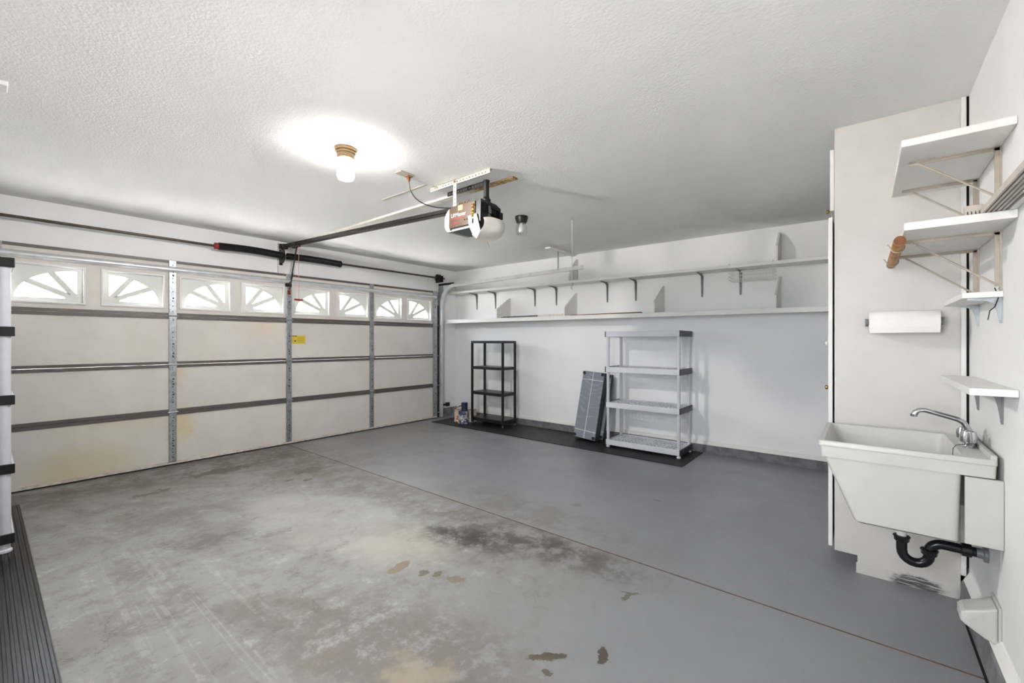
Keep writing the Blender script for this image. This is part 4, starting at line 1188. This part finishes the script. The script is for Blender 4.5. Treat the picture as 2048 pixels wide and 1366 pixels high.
MB().lathe((5.869, 2.335, 1.732), [(0.0192, 0), (0.0197, 0.002), (0.0197, 0.72), (0.0192, 0.722)], 'y', 24).build('rod', 'wood_dowel', t, smooth=True)
MB().lathe((5.869, 2.3335, 1.732), [(0.0185, 0), (0.0185, 0.002)], 'y', 24).build('end_grain', 'wood_dark_end', t)
def plate_bracket(sh, y, zt, length, drop, mat):
    m = MB()
    prof = [(W - 0.001, zt), (W - 0.001, zt - drop), (W - 0.006, zt - drop), (W - 0.014, zt - drop * 0.5), (W - 0.022, zt - 0.024), (W - 0.04, zt - 0.012), (W - length, zt - 0.005), (W - length, zt)]
    m.prism(prof, 'xz', y - 0.003, y + 0.003)
    m.prism([(y - 0.011, zt - 0.01), (y + 0.011, zt - 0.01), (y + 0.006, zt - drop), (y - 0.006, zt - drop)], 'yz', W - 0.004, W - 0.0005)
    m.prism([(W - 0.01, y - 0.011), (W - length, y - 0.006), (W - length, y + 0.006), (W - 0.01, y + 0.011)], 'xy', zt - 0.003, zt - 0.0003)
    m.lathe((W - 0.004, y, zt - drop + 0.01), [(0.005, 0), (0.003, -0.004)], 'x', 8)
    return m.build('bracket', mat, sh)
s3 = thing('wall_shelf', 'tiny white ledge under the wooden rod shelf', 'shelf', (6.11, 2.7, 1.495), 'small shelves above the sink')
box(6.06, W - 0.001, 2.47, 2.99, 1.497, 1.520).build('board', 'white_paint', s3, bevel=0.002)
for y in (2.50, 2.93): plate_bracket(s3, y, 1.497, 0.095, 0.10, 'galvanized')
s4 = thing('wall_shelf', 'lowest small white shelf just above the faucet', 'shelf', (6.11, 2.6, 1.13), 'small shelves above the sink')
box(6.052, W - 0.001, 2.255, 3.02, 1.132, 1.158).build('board', 'white_paint', s4, bevel=0.002)
for y in (2.48, 2.93): plate_bracket(s4, y, 1.132, 0.10, 0.125, 'bracket_gray')
# grooved strips lying on the second shelf
def grooved(m, length, width, th):
    n = 5
    prof = [(0, 0)]
    for i in range(n):
        a = width * i / n
        prof += [(a + 0.001, 0), (a + width / n * 0.55, 0), (a + width / n * 0.6, th * 0.4), (a + width / n * 0.92, th * 0.4), (a + width / n * 0.97, 0)]
    prof += [(width, 0), (width, th), (0, th)]
    return m.prism(prof[1:], 'xz', 0, length)
m = MB(); m.M = Matrix.Translation((6.085, 1.55, 1.7866))
tag(grooved(m, 0.85, 0.06, 0.02).build('grooved_board', 'grooved_beige', org=(6.1, 1.9, 1.787)), 'long grooved beige board sticking out over the second shelf', 'board')
m = MB(); m.M = Matrix.Translation((6.150, 1.55, 1.7866))
tag(m.box(0, 0.018, 0, 0.85, 0, 0.018).build('trim_strip', 'white_paint', org=(6.15, 1.9, 1.787)), 'slim white strip along the wall beside the grooved board', 'strip')
m = MB(); m.M = Matrix.Translation((6.045, 2.285, 1.7866)) @ Matrix.Rotation(-0.45, 4, 'X')
tag(grooved(m, 0.02, 0.05, 0.045).build('grooved_block', 'grooved_beige', org=(6.06, 2.3, 1.787)), 'short grooved beige offcut standing on the second shelf', 'block')
tag(MB().tube([(6.15, 2.485, 1.535), (6.162, 2.49, 1.50), (6.150, 2.48, 1.46), (6.135, 2.47, 1.445), (6.13, 2.468, 1.41)], 0.002, 6).build('black_wire', 'black_plastic', org=(6.15, 2.48, 1.45)), 'bent black wire dangling from the tiny ledge', 'wire')

# ------------------------------------------------------------------ laundry sink
sk = thing('laundry_sink', 'white plastic laundry sink hung on the wall beside the cabinet', 'sink', (5.88, 2.74, 0.5))
def rr(x0, x1, y0, y1, z, r=0.012):
    pts = []
    for cx, cy, a0 in ((x1 - r, y1 - r, 0), (x0 + r, y1 - r, PI / 2), (x0 + r, y0 + r, PI), (x1 - r, y0 + r, 3 * PI / 2)):
        for k in range(5):
            a = a0 + PI / 2 * k / 4
            pts.append((cx + r * math.cos(a), cy + r * math.sin(a), z))
    return pts
YN, YF = 2.462, 3.035
m = MB()
m.loft([rr(5.735, 6.052, YN + 0.03, YF - 0.03, 0.512, 0.02), rr(5.722, 6.055, YN + 0.014, YF - 0.014, 0.522, 0.025), rr(5.612, 6.060, YN + 0.006, YF - 0.006, 0.795, 0.02),
        rr(5.604, 6.152, YN, YF, 0.796, 0.012), rr(5.598, 6.154, YN, YF, 0.845, 0.012), rr(5.593, 6.156, YN - 0.004, YF + 0.004, 0.847, 0.012), rr(5.592, 6.156, YN - 0.004, YF + 0.004, 0.864, 0.012), rr(5.595, 6.154, YN - 0.001, YF + 0.001, 0.868, 0.012),
        rr(5.612, 6.066, YN + 0.016, YF - 0.016, 0.868, 0.03), rr(5.616, 6.062, YN + 0.02, YF - 0.02, 0.862, 0.03), rr(5.74, 6.04, YN + 0.04, YF - 0.04, 0.56, 0.05), rr(5.86, 5.93, 2.70, 2.78, 0.548, 0.02)])
m.build('basin', 'sink_plastic', sk, smooth=True)
box(6.136, 6.155, YN, YF, 0.866, 0.886).build('back_ledge', 'sink_plastic', sk, bevel=0.004)
box(6.067, W - 0.001, YN - 0.004, YN + 0.014, 0.527, 0.792).build('mounting_bracket', 'sink_plastic', sk, bevel=0.002)
box(6.067, W - 0.001, YF - 0.014, YF + 0.004, 0.527, 0.792).build('mounting_bracket', 'sink_plastic', sk, bevel=0.002)
fc = MB().loft([[(6.108 + 0.026 * math.cos(a), 2.745 + 0.075 * math.sin(a), z) for a in [2 * PI * k / 24 for k in range(24)]] for z in (0.868, 0.880)] +
               [[(6.108 + 0.020 * math.cos(a), 2.745 + 0.066 * math.sin(a), 0.888) for a in [2 * PI * k / 24 for k in range(24)]]]).build('faucet', 'chrome', sk, smooth=True)
MB().lathe((6.108, 2.745, 0.885), [(0.024, 0), (0.024, 0.018), (0.018, 0.03), (0.016, 0.045)], 'z', 20).build('spout_base', 'chrome', fc, smooth=True)
sp_ = [(6.112, 2.745, 0.925), (6.110, 2.745, 0.945), (6.098, 2.745, 0.968), (6.080, 2.745, 0.980), (6.02, 2.745, 0.997), (5.975, 2.745, 1.010), (5.955, 2.745, 1.008), (5.943, 2.745, 0.998), (5.938, 2.745, 0.985)]
MB().tube(sp_, [0.012, 0.012, 0.0115, 0.011, 0.0105, 0.0105, 0.011, 0.012, 0.0125], 14).build('spout', 'chrome', fc, smooth=True)
MB().lathe((5.937, 2.745, 0.978), [(0.012, 0), (0.0135, 0.004), (0.0135, 0.012)], 'z', 14).build('aerator', 'chrome', fc, smooth=True)
for y in (2.690, 2.800):
    m = MB()
    pts0 = []
    rings = []
    for r, h in ((0.012, 0.0), (0.022, 0.006), (0.024, 0.03), (0.020, 0.052), (0.012, 0.056)):
        rings.append([(6.108 + r * (1 + 0.12 * math.cos(8 * a)) * math.cos(a), y + r * (1 + 0.12 * math.cos(8 * a)) * math.sin(a), 0.886 + h) for a in [2 * PI * k / 48 for k in range(48)]])
    m.loft(rings).build('handle', 'chrome', fc, smooth=True)
MB().tube([(6.095, 2.66, 0.888), (6.06, 2.62, 0.885), (6.05, 2.60, 0.875), (6.045, 2.59, 0.83)], 0.0014, 5).build('stopper_wire', 'steel_dark', sk)
dr = MB().lathe((5.895, 2.745, 0.40), [(0.0185, 0), (0.0185, 0.12)], 'z', 18).build('tailpiece', 'white_paint', sk, smooth=True)
PR = 0.0205
path = [(5.895, 2.745, 0.405), (5.895, 2.745, 0.35)]
path += [(5.942 - 0.047 * math.cos(a), 2.745, 0.345 - 0.047 * math.sin(a)) for a in [PI * i / 10 for i in range(1, 10)]]
path += [(5.989, 2.745, 0.345), (5.989, 2.745, 0.365)]
tp = MB().tube(path, PR, 16).build('drain_trap', 'pipe_black', sk, smooth=True)
path = [(5.989, 2.745, 0.35), (5.989, 2.745, 0.362)] + [(6.034 - 0.045 * math.cos(a), 2.745, 0.362 + 0.045 * math.sin(a)) for a in [PI / 2 * i / 7 for i in range(1, 8)]] + [(6.10, 2.745, 0.406), (W - 0.03, 2.745, 0.405)]
MB().tube(path, PR, 16).build('waste_arm', 'pipe_black', tp, smooth=True)
for c in ((5.895, 2.745, 0.388), (5.989, 2.745, 0.350)):
    MB().lathe(c, [(0.023, -0.004), (0.028, 0), (0.028, 0.016), (0.032, 0.017), (0.032, 0.023), (0.022, 0.025)], 'z', 10).build('slip_nut', 'pipe_black', tp)
MB().lathe((6.09, 2.745, 0.406), [(0.023, 0), (0.028, 0.002), (0.028, 0.032), (0.023, 0.034)], 'x', 12).build('slip_nut', 'pipe_black', tp)
MB().lathe((W - 0.035, 2.745, 0.405), [(0.021, 0), (0.022, 0.02), (0.034, 0.022), (0.034, 0.034)], 'x', 16).build('wall_flange', 'bracket_gray', tp)

# ------------------------------------------------------------------ vent hood low on the right wall
vh = thing('vent_hood', 'white plastic vent hood low on the wall below the sink', 'vent', (6.12, 2.56, 0.13))
box(W - 0.009, W - 0.0005, 2.495, 2.635, 0.125, 0.29).build('wall_plate', 'sink_plastic', vh, bevel=0.002)
m = MB().loft([[(6.163, 2.503, 0.135), (6.163, 2.627, 0.135), (6.163, 2.627, 0.28), (6.163, 2.503, 0.28)],
               [(6.13, 2.506, 0.148), (6.13, 2.624, 0.148), (6.13, 2.622, 0.262), (6.13, 2.508, 0.262)],
               [(6.075, 2.51, 0.182), (6.075, 2.62, 0.182), (6.075, 2.616, 0.238), (6.075, 2.514, 0.238)],
               [(6.062, 2.516, 0.193), (6.062, 2.614, 0.193), (6.062, 2.61, 0.226), (6.062, 2.52, 0.226)]])
m.build('hood', 'sink_plastic', vh, bevel=0.006)
m = MB()
for y, z in ((2.506, 0.272), (2.625, 0.272)):
    m.lathe((W - 0.009, y, z), [(0.004, 0), (0.003, -0.002)], 'x', 8)
m.build('screws', 'bracket_gray', vh)
